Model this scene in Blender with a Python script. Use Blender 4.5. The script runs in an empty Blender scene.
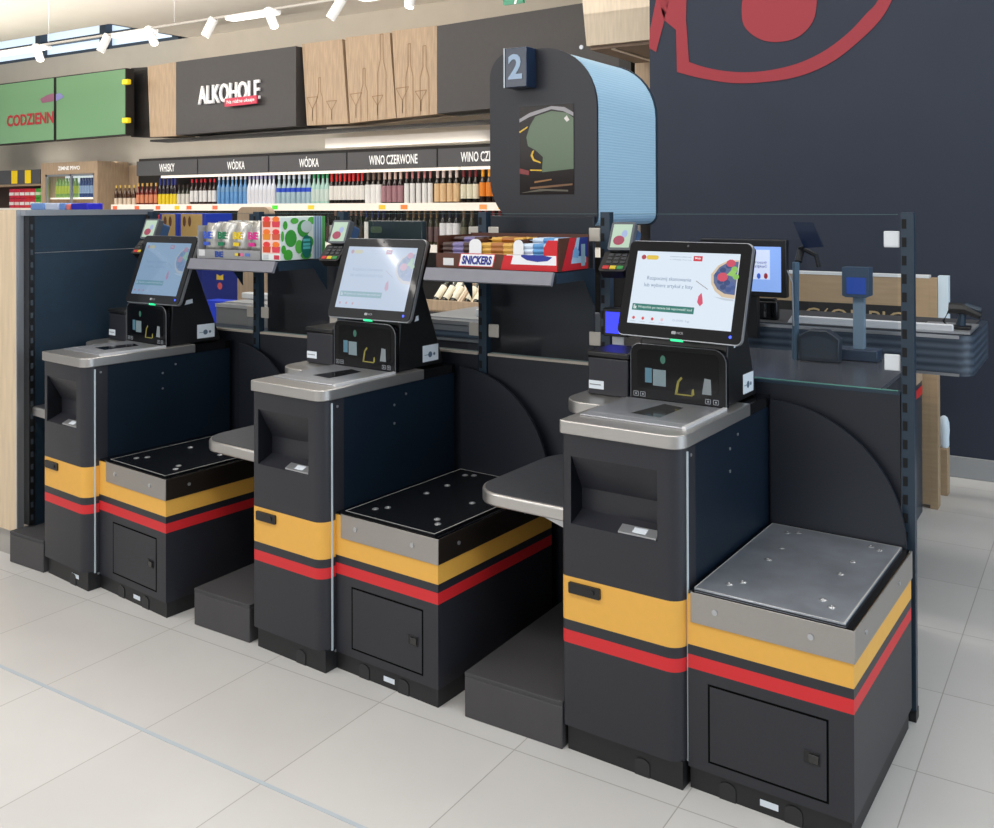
import bpy, bmesh, math, random
from mathutils import Vector, Matrix
random.seed(7)
SC = bpy.context.scene
COL = SC.collection
PI = math.pi

# ------------------------------------------------------------------ camera
FPX, CX, CY = 928.554, 564.164, 200.694
YAW, PITCH, ROLL = -0.5300679, 0.0046866, -0.0035527
CAM = Vector((0.932576, -2.194195, 1.5))
def basis():
    fwd = Vector((math.sin(YAW), math.cos(YAW), 0)); rt = Vector((math.cos(YAW), -math.sin(YAW), 0)); up = Vector((0, 0, 1))
    cp, sp = math.cos(PITCH), math.sin(PITCH)
    f2 = cp*fwd + sp*up; u2 = -sp*fwd + cp*up
    cr, sr = math.cos(ROLL), math.sin(ROLL)
    return f2, cr*rt + sr*u2, -sr*rt + cr*u2
FW, RT, UP = basis()
def at(u, v, Y):
    """photo measurement -> point on the plane y = Y"""
    d = FW + RT*(u-CX)/FPX - UP*(v-CY)/FPX
    return CAM + d*((Y-CAM.y)/d.y)
cam = bpy.data.cameras.new('camera'); co = bpy.data.objects.new('camera', cam); COL.objects.link(co)
m3 = Matrix((RT, UP, -FW)).transposed()
co.matrix_world = Matrix.Translation(CAM) @ m3.to_4x4()
cam.sensor_fit = 'HORIZONTAL'; cam.sensor_width = 36; cam.lens = FPX*36/994
cam.shift_x = -(CX-497)/994; cam.shift_y = -(414-CY)/994
cam.clip_start = .05; cam.clip_end = 200
SC.camera = co

# --------------------------------------------------------------- materials
def lin(c):
    return tuple(((x/255)/12.92 if x/255 <= .04045 else ((x/255+.055)/1.055)**2.4) for x in c)
MATS = {}
def mat(name, rgb, rough=.5, metal=0, emit=0, noise=0, nscale=20, spec=.5, bump=0, stretch=None, coat=0, trans=0, alpha=1):
    """rgb is an sRGB triple; a little procedural variation on request"""
    if name in MATS: return MATS[name]
    m = bpy.data.materials.new(name); m.use_nodes = True
    nt = m.node_tree; b = nt.nodes['Principled BSDF']; c = lin(rgb)
    b.inputs['Base Color'].default_value = (*c, 1)
    b.inputs['Roughness'].default_value = rough; b.inputs['Metallic'].default_value = metal
    b.inputs['Specular IOR Level'].default_value = spec
    b.inputs['Coat Weight'].default_value = coat; b.inputs['Coat Roughness'].default_value = .04
    b.inputs['Transmission Weight'].default_value = trans
    b.inputs['Alpha'].default_value = alpha
    if emit:
        b.inputs['Emission Color'].default_value = (*c, 1); b.inputs['Emission Strength'].default_value = emit
    if noise or bump:
        tc = nt.nodes.new('ShaderNodeTexCoord'); mp = nt.nodes.new('ShaderNodeMapping')
        if stretch: mp.inputs['Scale'].default_value = stretch
        nz = nt.nodes.new('ShaderNodeTexNoise'); nz.inputs['Scale'].default_value = nscale; nz.inputs['Detail'].default_value = 4
        nt.links.new(tc.outputs['Object'], mp.inputs['Vector']); nt.links.new(mp.outputs['Vector'], nz.inputs['Vector'])
        if noise:
            rp = nt.nodes.new('ShaderNodeValToRGB')
            rp.color_ramp.elements[0].position = .3; rp.color_ramp.elements[1].position = .7
            rp.color_ramp.elements[0].color = (*[x*(1-noise) for x in c], 1); rp.color_ramp.elements[1].color = (*[min(1, x*(1+noise)) for x in c], 1)
            nt.links.new(nz.outputs['Fac'], rp.inputs['Fac']); nt.links.new(rp.outputs['Color'], b.inputs['Base Color'])
        if bump:
            bp = nt.nodes.new('ShaderNodeBump'); bp.inputs['Strength'].default_value = bump; bp.inputs['Distance'].default_value = .002
            nt.links.new(nz.outputs['Fac'], bp.inputs['Height']); nt.links.new(bp.outputs['Normal'], b.inputs['Normal'])
    MATS[name] = m
    return m
M = dict(
 anth = mat('anthracite_paint', (38,39,46), .42, noise=.06, nscale=180, bump=.02),
 anth3 = mat('dark_panel_paint', (27,31,40), .45, noise=.05, nscale=120),
 anth2 = mat('anthracite_cool_shade', (15,29,43), .4, noise=.06, nscale=180, spec=.35),  # kiosk sides: cool daylight and shade painted into the same anthracite
 dark = mat('dark_plinth', (26,26,28), .5, noise=.1, nscale=60),
 black = mat('black_plastic', (20,20,22), .4, noise=.05, nscale=60),
 blackgl = mat('black_gloss', (12,12,14), .12, coat=.6),
 rubber = mat('dark_rubber_top', (66,65,67), .75, noise=.08, nscale=200, bump=.1),
 yellow = mat('yellow_band', (236,178,78), .5, noise=.02, nscale=40),
 red = mat('red_band', (214,38,44), .5),
 steel = mat('brushed_steel', (190,192,198), .4, .85, noise=.1, nscale=40, stretch=(2,60,60), bump=.04),
 steel2 = mat('satin_steel_edge', (194,191,188), .36, .9, noise=.06, nscale=60, stretch=(2,2,80)),
 steelp = mat('scale_plate_steel', (192,198,208), .32, .74, noise=.16, nscale=9, stretch=(1,1,1), bump=.12),
 band = mat('steel_band', (168,164,160), .38, .75, noise=.06, nscale=60, stretch=(2,2,80)),
 spotw = mat('spotlight_white', (196,196,196), .5),
 alu = mat('aluminium', (190,192,196), .35, .8),
 white = mat('white_plastic', (226,228,230), .45),
 sticker = mat('white_sticker', (224,232,240), .6),
 shelfm = mat('shelf_lip_grey', (128,128,138), .45, noise=.04),
 blueg = mat('blue_grey_steel', (34,52,68), .4, noise=.05),
 clip = mat('clip_beige', (196,190,180), .5),
 clipw = mat('clip_white', (222,226,230), .5),
 navy = mat('navy_wall_paint', (37,45,61), .7, noise=.05, nscale=3),
 wallm = mat('beige_wall_paint', (212,204,190), .8, noise=.03, nscale=3),
 ceilm = mat('ceiling_paint', (240,234,224), .85, noise=.02, nscale=2),
 base = mat('baseboard_grey', (150,152,154), .5),
 fdark = mat('fascia_dark', (68,66,68), .55, noise=.04),
 fblack = mat('fascia_black', (36,34,34), .55),
 wood = mat('oak_board', (184,160,134), .55, noise=.14, nscale=6, stretch=(9,9,.9)),
 woode = mat('end_oak_board', (218,196,166), .55, noise=.08, nscale=6, stretch=(9,9,.8)),
 woodl = mat('pale_oak_board', (212,198,178), .55, noise=.08, nscale=6, stretch=(9,9,.8)),
 woodb = mat('brown_board', (176,150,118), .6, noise=.08, nscale=6, stretch=(1,9,9)),
 signm = mat('sign_grey', (86,86,90), .5),
 letter = mat('white_lettering', (245,245,245), .5, emit=.25),
 shelfw = mat('white_shelf', (248,240,230), .5, emit=.14),  # slight glow added so shelf and price rail look lit
 shelflit = mat('lit_shelf_strip', (255,246,232), .5, emit=.7),
 green = mat('screen_green', (104,142,106), .2, emit=.3),
 redlet = mat('red_lettering', (168,40,52), .5),
 logo = mat('logo_red', (156,50,60), .7),
 blue = mat('display_blue', (20,56,180), .5),
 screen = mat('lit_screen', (196,218,238), .12, emit=.62, noise=.05, nscale=3),
 screen2 = mat('checkout_screen', (140,172,232), .12, emit=.7, noise=.06, nscale=4),
 led = mat('led_panel', (255,250,240), .5, emit=9),
 sky = mat('daylight_pane', (214,232,250), .3, emit=1.0, noise=.08, nscale=2),
 poly = mat('polycarbonate_blue', (176,208,232), .35, spec=.5),
 stone = mat('plinth_stone', (168,164,158), .6, noise=.06, nscale=10),
 foam = mat('white_foam', (220,236,246), .6),
)
def striped(name, c1, c2, scale, axis='z'):
    m = bpy.data.materials.new(name); m.use_nodes = True; nt = m.node_tree; b = nt.nodes['Principled BSDF']
    tc = nt.nodes.new('ShaderNodeTexCoord'); w = nt.nodes.new('ShaderNodeTexWave')
    w.bands_direction = axis.upper(); w.inputs['Scale'].default_value = scale
    rp = nt.nodes.new('ShaderNodeValToRGB'); rp.color_ramp.elements[0].color = (*lin(c1), 1); rp.color_ramp.elements[1].color = (*lin(c2), 1)
    nt.links.new(tc.outputs['Object'], w.inputs['Vector']); nt.links.new(w.outputs['Fac'], rp.inputs['Fac']); nt.links.new(rp.outputs['Color'], b.inputs['Base Color'])
    bp = nt.nodes.new('ShaderNodeBump'); bp.inputs['Strength'].default_value = .25; bp.inputs['Distance'].default_value = .003
    nt.links.new(w.outputs['Fac'], bp.inputs['Height']); nt.links.new(bp.outputs['Normal'], b.inputs['Normal'])
    b.inputs['Roughness'].default_value = .4
    MATS[name] = m; return m
M['rib'] = striped('ribbed_polycarbonate', (158,198,224), (178,212,234), 30)
M['conv'] = striped('ribbed_conveyor_side', (44,54,68), (72,84,98), 11)
def floor_mat():
    m = bpy.data.materials.new('floor_tiles'); m.use_nodes = True; nt = m.node_tree; b = nt.nodes['Principled BSDF']
    tc = nt.nodes.new('ShaderNodeTexCoord'); mp = nt.nodes.new('ShaderNodeMapping')
    mp.inputs['Location'].default_value = (0.0, 0.0535, 0)
    br = nt.nodes.new('ShaderNodeTexBrick'); br.offset = 0; br.squash = 1
    br.inputs['Scale'].default_value = 1; br.inputs['Brick Width'].default_value = .487; br.inputs['Row Height'].default_value = .4515
    br.inputs['Mortar Size'].default_value = .0018; br.inputs['Mortar Smooth'].default_value = .3
    br.inputs['Color1'].default_value = (*lin((214,212,209)), 1); br.inputs['Color2'].default_value = (*lin((208,206,203)), 1); br.inputs['Mortar'].default_value = (*lin((172,168,164)), 1)
    nz = nt.nodes.new('ShaderNodeTexNoise'); nz.inputs['Scale'].default_value = 5; nz.inputs['Detail'].default_value = 8
    rp = nt.nodes.new('ShaderNodeValToRGB'); rp.color_ramp.elements[0].color = (.86,.86,.86,1); rp.color_ramp.elements[1].color = (1.04,1.04,1.04,1)
    mx = nt.nodes.new('ShaderNodeMix'); mx.data_type = 'RGBA'; mx.blend_type = 'MULTIPLY'; mx.inputs[0].default_value = .5
    nt.links.new(tc.outputs['Object'], mp.inputs['Vector']); nt.links.new(mp.outputs['Vector'], br.inputs['Vector'])
    nt.links.new(tc.outputs['Object'], nz.inputs['Vector']); nt.links.new(nz.outputs['Fac'], rp.inputs['Fac'])
    nt.links.new(br.outputs['Color'], mx.inputs[6]); nt.links.new(rp.outputs['Color'], mx.inputs[7]); nt.links.new(mx.outputs[2], b.inputs['Base Color'])
    bp = nt.nodes.new('ShaderNodeBump'); bp.invert = True; bp.inputs['Strength'].default_value = .3; bp.inputs['Distance'].default_value = .002
    nt.links.new(br.outputs['Fac'], bp.inputs['Height']); nt.links.new(bp.outputs['Normal'], b.inputs['Normal'])
    b.inputs['Roughness'].default_value = .38; b.inputs['Specular IOR Level'].default_value = .35
    return m
M['floor'] = floor_mat()
def glass_mat(name, tint, mixv, rough=.02):
    m = bpy.data.materials.new(name); m.use_nodes = True; nt = m.node_tree
    for n in list(nt.nodes): nt.nodes.remove(n)
    o = nt.nodes.new('ShaderNodeOutputMaterial'); t = nt.nodes.new('ShaderNodeBsdfTransparent'); g = nt.nodes.new('ShaderNodeBsdfGlossy')
    t.inputs['Color'].default_value = (*tint, 1); g.inputs['Roughness'].default_value = rough
    fr = nt.nodes.new('ShaderNodeFresnel'); fr.inputs['IOR'].default_value = mixv
    mx = nt.nodes.new('ShaderNodeMixShader')
    nt.links.new(fr.outputs['Fac'], mx.inputs['Fac']); nt.links.new(t.outputs['BSDF'], mx.inputs[1]); nt.links.new(g.outputs['BSDF'], mx.inputs[2]); nt.links.new(mx.outputs['Shader'], o.inputs['Surface'])
    MATS[name] = m; return m
M['glass'] = glass_mat('clear_panel_glass', (.86,.89,.92), 1.32)
M['glass_edge'] = mat('glass_edge_green', (104,160,148), .25, emit=.05)
M['fglass'] = glass_mat('fridge_glass', (.9,.93,.95), 1.25)
M['scanglass'] = glass_mat('scanner_window_glass', (.36,.36,.38), 1.35)
def lit(name, rgb, e, rough=.12, coat=0, base=.08):
    """a display surface: dark glass that glows in its picture colour"""
    if name in MATS: return MATS[name]
    m = mat(name, rgb, rough, emit=e, coat=coat); c = lin(rgb)
    m.node_tree.nodes['Principled BSDF'].inputs['Base Color'].default_value = (*[x*base for x in c], 1)
    return m
def cm(rgb, rough=.45, emit=0):
    return mat('tint_%d_%d_%d%s' % (*rgb, '_lit' if emit else ''), rgb, rough, emit=emit)

# ----------------------------------------------------------------- builder
class MB:
    def __init__(self): self.bm = bmesh.new()
    def _f(self, vs, mi=0, smooth=False):
        try:
            f = self.bm.faces.new(vs); f.material_index = mi; f.smooth = smooth; return f
        except ValueError: return None
    def box(self, x0, x1, y0, y1, z0, z1, mi=0):
        v = [self.bm.verts.new(p) for p in ((x0,y0,z0),(x1,y0,z0),(x1,y1,z0),(x0,y1,z0),(x0,y0,z1),(x1,y0,z1),(x1,y1,z1),(x0,y1,z1))]
        for q in ((3,2,1,0),(4,5,6,7),(0,1,5,4),(1,2,6,5),(2,3,7,6),(3,0,4,7)): self._f([v[i] for i in q], mi)
        return self
    def prism(self, a, b, mi=0, smooth=False):
        """two matching rings of 3-D points"""
        va = [self.bm.verts.new(p) for p in a]; vb = [self.bm.verts.new(p) for p in b]; n = len(va)
        self._f(list(reversed(va)), mi); self._f(vb, mi)
        for i in range(n): self._f([va[i], va[(i+1)%n], vb[(i+1)%n], vb[i]], mi, smooth)
        return self
    def zprism(self, poly, z0, z1, mi=0, smooth=False):
        return self.prism([(x,y,z0) for x,y in poly], [(x,y,z1) for x,y in poly], mi, smooth)
    def xprism(self, poly, x0, x1, mi=0, smooth=False):   # poly in (y,z)
        return self.prism([(x0,y,z) for y,z in poly], [(x1,y,z) for y,z in poly], mi, smooth)
    def yprism(self, poly, y0, y1, mi=0, smooth=False):   # poly in (x,z)
        return self.prism([(x,y1,z) for x,z in poly], [(x,y0,z) for x,z in poly], mi, smooth)
    def poly(self, pts, mi=0):
        self._f([self.bm.verts.new(p) for p in pts], mi); return self
    def lathe(self, prof, c=(0,0,0), seg=12, mi=0):
        rings = []
        for r, z in prof:
            rings.append([self.bm.verts.new((c[0]+r*math.cos(2*PI*k/seg), c[1]+r*math.sin(2*PI*k/seg), c[2]+z)) for k in range(seg)])
        for a, b in zip(rings, rings[1:]):
            for k in range(seg): self._f([a[k], a[(k+1)%seg], b[(k+1)%seg], b[k]], mi, True)
        self._f(list(reversed(rings[0])), mi); self._f(rings[-1], mi)
        return self
    def tube(self, path, r, seg=8, mi=0):
        pts = [Vector(p) for p in path]; rings = []
        for i, p in enumerate(pts):
            d = (pts[min(i+1, len(pts)-1)] - pts[max(i-1, 0)]).normalized()
            s = d.cross(Vector((0,0,1)) if abs(d.z) < .9 else Vector((1,0,0))).normalized(); t = s.cross(d)
            rr = r[i] if isinstance(r, (list, tuple)) else r
            rings.append([self.bm.verts.new(p + (s*math.cos(2*PI*k/seg) + t*math.sin(2*PI*k/seg))*rr) for k in range(seg)])
        for a, b in zip(rings, rings[1:]):
            for k in range(seg): self._f([a[k], a[(k+1)%seg], b[(k+1)%seg], b[k]], mi, True)
        self._f(list(reversed(rings[0])), mi); self._f(rings[-1], mi)
        return self
    def slab(self, fr, outline, d0, d1, mi=0):
        """outline in a frame's plane, between two depths along its normal"""
        return self.prism([fr.p(u, v, d0) for u, v in outline], [fr.p(u, v, d1) for u, v in outline], mi)
    def flat(self, fr, outline, d=.0006, mi=0):
        return self.poly([fr.p(u, v, d) for u, v in outline], mi)
    def build(self, name, mats, parent=None, bevel=0, origin=None):
        bm = self.bm
        root = parent
        while root is not None and root.parent is not None: root = root.parent
        o0 = Vector(root.location) if root is not None else Vector(origin or (0,0,0))
        bmesh.ops.recalc_face_normals(bm, faces=bm.faces) if any(True for _ in bm.faces) else None
        bmesh.ops.translate(bm, verts=bm.verts, vec=-o0)
        me = bpy.data.meshes.new(name); bm.to_mesh(me); bm.free()
        for m in (mats if isinstance(mats, (list, tuple)) else [mats]): me.materials.append(m)
        o = bpy.data.objects.new(name, me); COL.objects.link(o)
        if parent is not None: o.parent = parent
        else: o.location = o0
        me.set_sharp_from_angle(angle=math.radians(40))
        if bevel:
            bv = o.modifiers.new('bevel', 'BEVEL'); bv.width = bevel; bv.segments = 2; bv.limit_method = 'ANGLE'; bv.angle_limit = math.radians(50)
        return o
class Frame:
    def __init__(s, o, r, u): s.o = Vector(o); s.r = Vector(r).normalized(); s.u = Vector(u).normalized(); s.n = s.r.cross(s.u)
    def p(s, a, b, d=0): return s.o + s.r*a + s.u*b + s.n*d
def rect(u0, u1, v0, v1): return [(u0,v0),(u1,v0),(u1,v1),(u0,v1)]
def rrect(u0, u1, v0, v1, r, seg=5):
    rs = r if isinstance(r, (list, tuple)) else [r]*4      # bl br tr tl
    out = []
    for (cx, cy, a0), rr in zip(((u0,v0,PI),(u1,v0,1.5*PI),(u1,v1,0),(u0,v1,.5*PI)), rs):
        sx = 1 if cx == u0 else -1; sy = 1 if cy == v0 else -1
        if rr <= 0: out.append((cx, cy)); continue
        for k in range(seg+1):
            a = a0 + .5*PI*k/seg
            out.append((cx+sx*rr + rr*math.cos(a), cy+sy*rr + rr*math.sin(a)))
    return out
def disc(cx, cy, r, seg=14, ry=None):
    return [(cx+r*math.cos(2*PI*k/seg), cy+(ry or r)*math.sin(2*PI*k/seg)) for k in range(seg)]
def thing(name, label, cat, loc=(0,0,0), group=None):
    o = bpy.data.objects.new(name, None); COL.objects.link(o); o.location = loc; o.empty_display_size = .05
    o['label'] = label; o['category'] = cat
    if group: o['group'] = group
    return o
def tag(o, label, cat, group=None):
    o['label'] = label; o['category'] = cat
    if group: o['group'] = group
    return o
def struct(o): o['kind'] = 'structure'; return o
def dup(o, dx=0, dy=0, dz=0, label=None, group=None, parent=None):
    c = o.copy(); COL.objects.link(c)
    if parent is not None: c.parent = parent
    else: c.location = (o.location.x+dx, o.location.y+dy, o.location.z+dz)
    if label: c['label'] = label
    if group: c['group'] = group
    for ch in [x for x in SC.objects if x.parent == o]: dup(ch, parent=c)
    return c
def text(name, body, fr, u0, u1, v0, v1, m, parent, bold=.02, d=.001, ext=.0, shear=0, origin=None):
    """lettering fitted into a rectangle of a frame"""
    cu = bpy.data.curves.new(name, 'FONT'); cu.body = body; cu.offset = bold; cu.resolution_u = 3; cu.shear = shear
    to = bpy.data.objects.new(name, cu); COL.objects.link(to)
    dg = bpy.context.evaluated_depsgraph_get(); me = bpy.data.meshes.new_from_object(to.evaluated_get(dg))
    COL.objects.unlink(to); bpy.data.objects.remove(to); bpy.data.curves.remove(cu)
    xs = [v.co.x for v in me.vertices]; ys = [v.co.y for v in me.vertices]
    sx = (u1-u0)/(max(xs)-min(xs)); sy = (v1-v0)/(max(ys)-min(ys)); mx, my = min(xs), min(ys)
    root = parent
    while root is not None and root.parent is not None: root = root.parent
    o0 = Vector(root.location) if root is not None else Vector(origin or (0,0,0))
    for v in me.vertices:
        v.co = fr.p(u0+(v.co.x-mx)*sx, v0+(v.co.y-my)*sy, d) - o0
    if ext:
        bm = bmesh.new(); bm.from_mesh(me); r = bmesh.ops.extrude_face_region(bm, geom=bm.faces[:])
        bmesh.ops.translate(bm, verts=[e for e in r['geom'] if isinstance(e, bmesh.types.BMVert)], vec=fr.n*ext)
        bmesh.ops.recalc_face_normals(bm, faces=bm.faces); bm.to_mesh(me); bm.free()
    me.materials.clear(); me.materials.append(m)
    o = bpy.data.objects.new(name, me); COL.objects.link(o)
    if parent is not None: o.parent = parent
    return o
YF = lambda y: Frame((0,y,0), (1,0,0), (0,0,1))       # plane facing the camera side (-y): u = x, v = z
XF = lambda x: Frame((x,0,0), (0,1,0), (0,0,1))       # plane facing +x: u = y, v = z
def zf(z): return Frame((0,0,z), (1,0,0), (0,1,0))

exec_order = []
# =================================================================== SETTING
P = 1.22986
BW, FA = 6.0, 5.75                     # alcohol shelf front, fascia front
o = struct(MB().poly([(-26,-7,0),(7,-7,0),(7,8,0),(-26,8,0)]).build('floor', M['floor']))
# metal inlay strip in the floor, parallel to the row of kiosks
struct(MB().box(-9, 3, -.5105, -.4995, .0002, .0012).build('trim_1', mat('inlay_strip', (186,196,204), .4)))
ZC, WY = 3.9, 6.5
struct(MB().poly([(-10.4,-2.5,ZC),(7,-2.5,ZC),(7,WY,ZC),(-10.4,WY,ZC)]).poly([(-26,-2.5,ZC),(-10.4,-2.5,ZC),(-10.4,5.25,ZC),(-26,5.25,ZC)])
       .box(-26,-10.4,5.25,5.3,ZC,5.4).box(-10.4,-10.35,5.3,WY,ZC,5.4).build('ceiling', M['ceilm']))
struct(MB().box(-26, 1.5, WY, WY+.1, 0, 3.9).build('wall_back', M['wallm']))
struct(MB().box(-1.638, 7, 3.3, 3.5, 0, 4).build('wall_right', M['navy']))
struct(MB().box(-1.638, 7, 3.285, 3.3, 0, .115).build('baseboard_right', M['base'], bevel=.003))
# clerestory strip window above the back wall
w = struct(MB().box(-26,-10.4,6.7,6.72,3.9,5.4).build('window_1', M['sky']))
mb = MB()
for z0 in (3.9, 4.12, 4.42, 4.8): mb.box(-26,-10.4,6.58,6.66,z0,z0+.07)
for k in range(10): mb.box(-24.5+k*1.72,-24.36+k*1.72,6.52,6.64,3.9,5.4)
mb.build('window_frame', mat('window_frame_grey', (70,84,100), .5), w)
# wall sign: red outline of the emblem and its spot (cut by the frame)
def crom(P, n=5):
    out = []
    for i in range(len(P)-1):
        p0, p1, p2, p3 = P[max(i-1,0)], P[i], P[i+1], P[min(i+2,len(P)-1)]
        for k in range(n):
            t = k/n; out.append(tuple(.5*((2*p1[j]) + (-p0[j]+p2[j])*t + (2*p0[j]-5*p1[j]+4*p2[j]-p3[j])*t*t + (-p0[j]+3*p1[j]-3*p2[j]+p3[j])*t**3) for j in (0,1)))
    return out + [P[-1]]
def wall_pts(l): return [at(u, v, 3.296) for u, v in l]
lg = thing('wall_emblem', 'large red outline emblem with a round spot painted on the navy wall', 'wall emblem', (-.9,3.29,2.6))
# ribbon polygons measured on the wall
outer = [(677,72),(700,78),(732,83),(765,82),(800,76),(832,62),(858,42),(880,20),(892,0),(905,-30)]
inner = [(689,62),(708,68),(735,72),(764,71),(796,64),(824,51),(848,33),(866,14),(878,0),(888,-30)]
mb = MB()
outer, inner = crom(outer), crom(inner)
for i in range(len(outer)-1): mb.poly(wall_pts([outer[i], outer[i+1], inner[i+1], inner[i]]))
mb.poly(wall_pts([(677,72),(689,62),(686,20),(687,-30),(666,-30),(658,-4),(664,20),(676,30)]))
mb.poly(wall_pts([(649,48),(656,52),(664,22),(676,-30),(662,-30),(650,30)]))
mb.build('outline', M['logo'], lg)
_sp = [(742,18),(748,31),(762,40),(778,42),(796,38),(810,26),(816,10),(814,-12),(790,-30),(760,-26),(744,-6)]
MB().poly(wall_pts(crom(_sp+_sp[:3])[5:-5])).build('spot', M['logo'], lg)
# ---------------------------------------------------------------- fascia over the alcohol wall
def quad(mb, pts, y, dy, mi=0):
    a = [at(u, v, y) for u, v in pts]; b = [p + Vector((0,dy,0)) for p in a]
    return mb.prism(b, a, mi)
sg = thing('hanging_sign', 'dark fascia panel with raised ALKOHOLE lettering between oak boards', 'sign', at(236,100,FA))
quad(MB(), [(176,135),(296,126),(296,46),(176,62)], FA-.12, .5).build('panel', [M['fdark']], sg)
p = [at(200,105,FA-.125), at(261,99,FA-.125), at(200,86,FA-.125)]
fr = Frame(p[0], p[1]-p[0], (0,0,1)); wdt = (p[1]-p[0]).length; hgt = (at(200,86.5,FA-.125)-p[0]).length
text('lettering', 'ALKOHOLE', fr, 0, wdt, 0, hgt, M['letter'], sg, .012, .004, .03)
q0, q1 = at(226,107,FA-.17), at(258,103.5,FA-.17); fr = Frame(q0, q1-q0, (0,0,1)); wd = (q1-q0).length
MB().slab(fr, rect(0, wd, 0, .1), 0, .02).build('slogan_plate', mat('slogan_red', (208,52,84), .5), sg)
text('slogan', 'Na różne okazje', fr, .04, wd-.04, .02, .08, M['letter'], sg, .01, .022)
woodq = [[(150,137),(176,136),(176,62),(147.5,66.5)], [(307,125.5),(348,123.5),(342,39),(302,44)], [(350,123),(396,118),(389.5,32.5),(345,37.5)], [(397,118),(437,114),(437,25.5),(392,31)]]
wl = ['narrow oak fascia board at the left end beside the black side panel','oak fascia board right of the ALKOHOLE panel with a faint bottle outline','middle oak fascia board of three with a faint carafe and glasses outline','oak fascia board next to the plain dark panel with tall bottle outlines']
ol = mat('engraved_line', (150,118,84), .6)
def outline(fr, pts, w=.008):
    mb = MB()
    for a, b in zip(pts, pts[1:]):
        d = Vector((b[0]-a[0], b[1]-a[1])); n = Vector((-d.y, d.x)).normalized()*w/2
        mb.flat(fr, [(a[0]-n.x,a[1]-n.y),(b[0]-n.x,b[1]-n.y),(b[0]+n.x,b[1]+n.y),(a[0]+n.x,a[1]+n.y)], .003)
    return mb
def bottle_line(x, h, w): return [(x-w,0),(x-w,h*.55),(x-w*.35,h*.7),(x-w*.35,h),(x+w*.35,h),(x+w*.35,h*.7),(x+w,h*.55),(x+w,0)]
def glass_line(x, h, w): return [(x-w,h),(x,h*.5),(x,0),(x,h*.5),(x+w,h),(x-w,h)]
for i, qd in enumerate(woodq):
    t = tag(quad(MB(), qd, FA-.05, .3).build('fascia_board', M['wood'], origin=at(*qd[0],FA)), wl[i], 'fascia board')
    if i:
        b0 = at(qd[0][0]+2, qd[0][1], FA-.05); b1 = at(qd[1][0]-2, qd[1][1], FA-.05); fr = Frame(b0, b1-b0, (0,0,1)); fr.n = Vector((0,-1,0)); W_ = (b1-b0).length
        mb = outline(fr, bottle_line(W_*.3, [.55,.6,.8][i-1], .05))
        for l in (glass_line(W_*.1,.28,.09), glass_line(W_*.62,.22,.08)):
            m2 = outline(fr, [(x, y+.05) for x, y in l]); 
            tmp = bpy.data.meshes.new('tmp'); m2.bm.to_mesh(tmp); mb.bm.from_mesh(tmp); bpy.data.meshes.remove(tmp)
        if i > 1:
            m2 = outline(fr, bottle_line(W_*.72, [0,0,.95,.75][i], .06)); tmp = bpy.data.meshes.new('tmp'); m2.bm.to_mesh(tmp); mb.bm.from_mesh(tmp); bpy.data.meshes.remove(tmp)
        mb.build('engraving', ol, t)
tag(quad(MB(), [(437,113.5),(640,94),(640,-6),(437,26)], FA-.12, .4).build('fascia_board', M['fdark'], origin=at(437,113,FA)), 'plain dark fascia board behind the big number two sign', 'fascia board')
tag(quad(MB(), [(131,137),(149.3,137),(147,67),(131,68)], FA-.02, .2).build('fascia_side_panel', M['fblack'], origin=at(140,137,FA)), 'black end panel of the fascia beside the green screens', 'fascia panel')
tag(MB().box(at(150,137,FA).x, at(580,7,FA).x, FA+.0, FA+.28, 2.37, 2.395).build('fascia_soffit', M['fblack'], origin=(-8,FA,2.345)), 'dark underside board running under the oak and dark fascia', 'soffit')
# green screens
for k, (u0, u1, lab) in enumerate(((-40,54.5,'left green advertising screen showing red CODZIENN lettering'), (55.5,126,'right green advertising screen beside the black fascia end'))):
    yS = 5.5
    vt = lambda u: 84-16*u/126; vb = lambda u: 145-10*u/126
    t = thing('advertising_screen', lab, 'screen', at((u0+u1)/2,145,yS), 'green advertising screens')
    quad(MB(), [(u0,vb(u0)),(u1,vb(u1)),(u1,vt(u1)),(u0,vt(u0))], yS, .12).build('housing', M['fblack'], t)
    ct = at((u0+u1)/2, 106, yS); MB().box(ct.x-.2,ct.x+.2,yS+.121,WY-.001,ct.z-.1,ct.z+.1).build('wall_bracket', M['fblack'], t)
    quad(MB(), [(u0+1,vb(u0)-1),(u1-1,vb(u1)-1),(u1-1,vt(u1)+1),(u0+1,vt(u0)+1)], yS-.008, .006).build('display', M['green'], t)
    if k == 0:
        a, b = at(7,127,yS-.012), at(53.5,123,yS-.012); fr = Frame(a, b-a, (0,0,1))
        text('lettering', 'CODZIENN', fr, 0, (b-a).length, 0, .17, M['redlet'], t, .03, .003)
        quad(MB(), [(42,103),(54,101),(54,93),(47,95),(40,99)], yS-.014, .003).build('bird_graphic', mat('soft_mauve', (140,90,116), .5), t)
    else:
        quad(MB(), [(56,101),(64,97),(60,93),(56,94)], yS-.014, .003).build('bird_graphic', mat('soft_violet', (130,130,190), .5), t)
for i,(v,lab) in enumerate(((82,'upper yellow tie clamp beside the green screens'),(120.5,'lower yellow tie clamp beside the green screens'))):
    a = at(126.5,v,5.47); tag(MB().box(a.x-.06,a.x+.06,5.44,5.499,a.z-.035,a.z+.035).build('yellow_clamp', mat('clamp_yellow',(240,214,20),.4,emit=.2), bevel=.01, origin=a), lab, 'clamp', 'yellow clamps')
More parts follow.
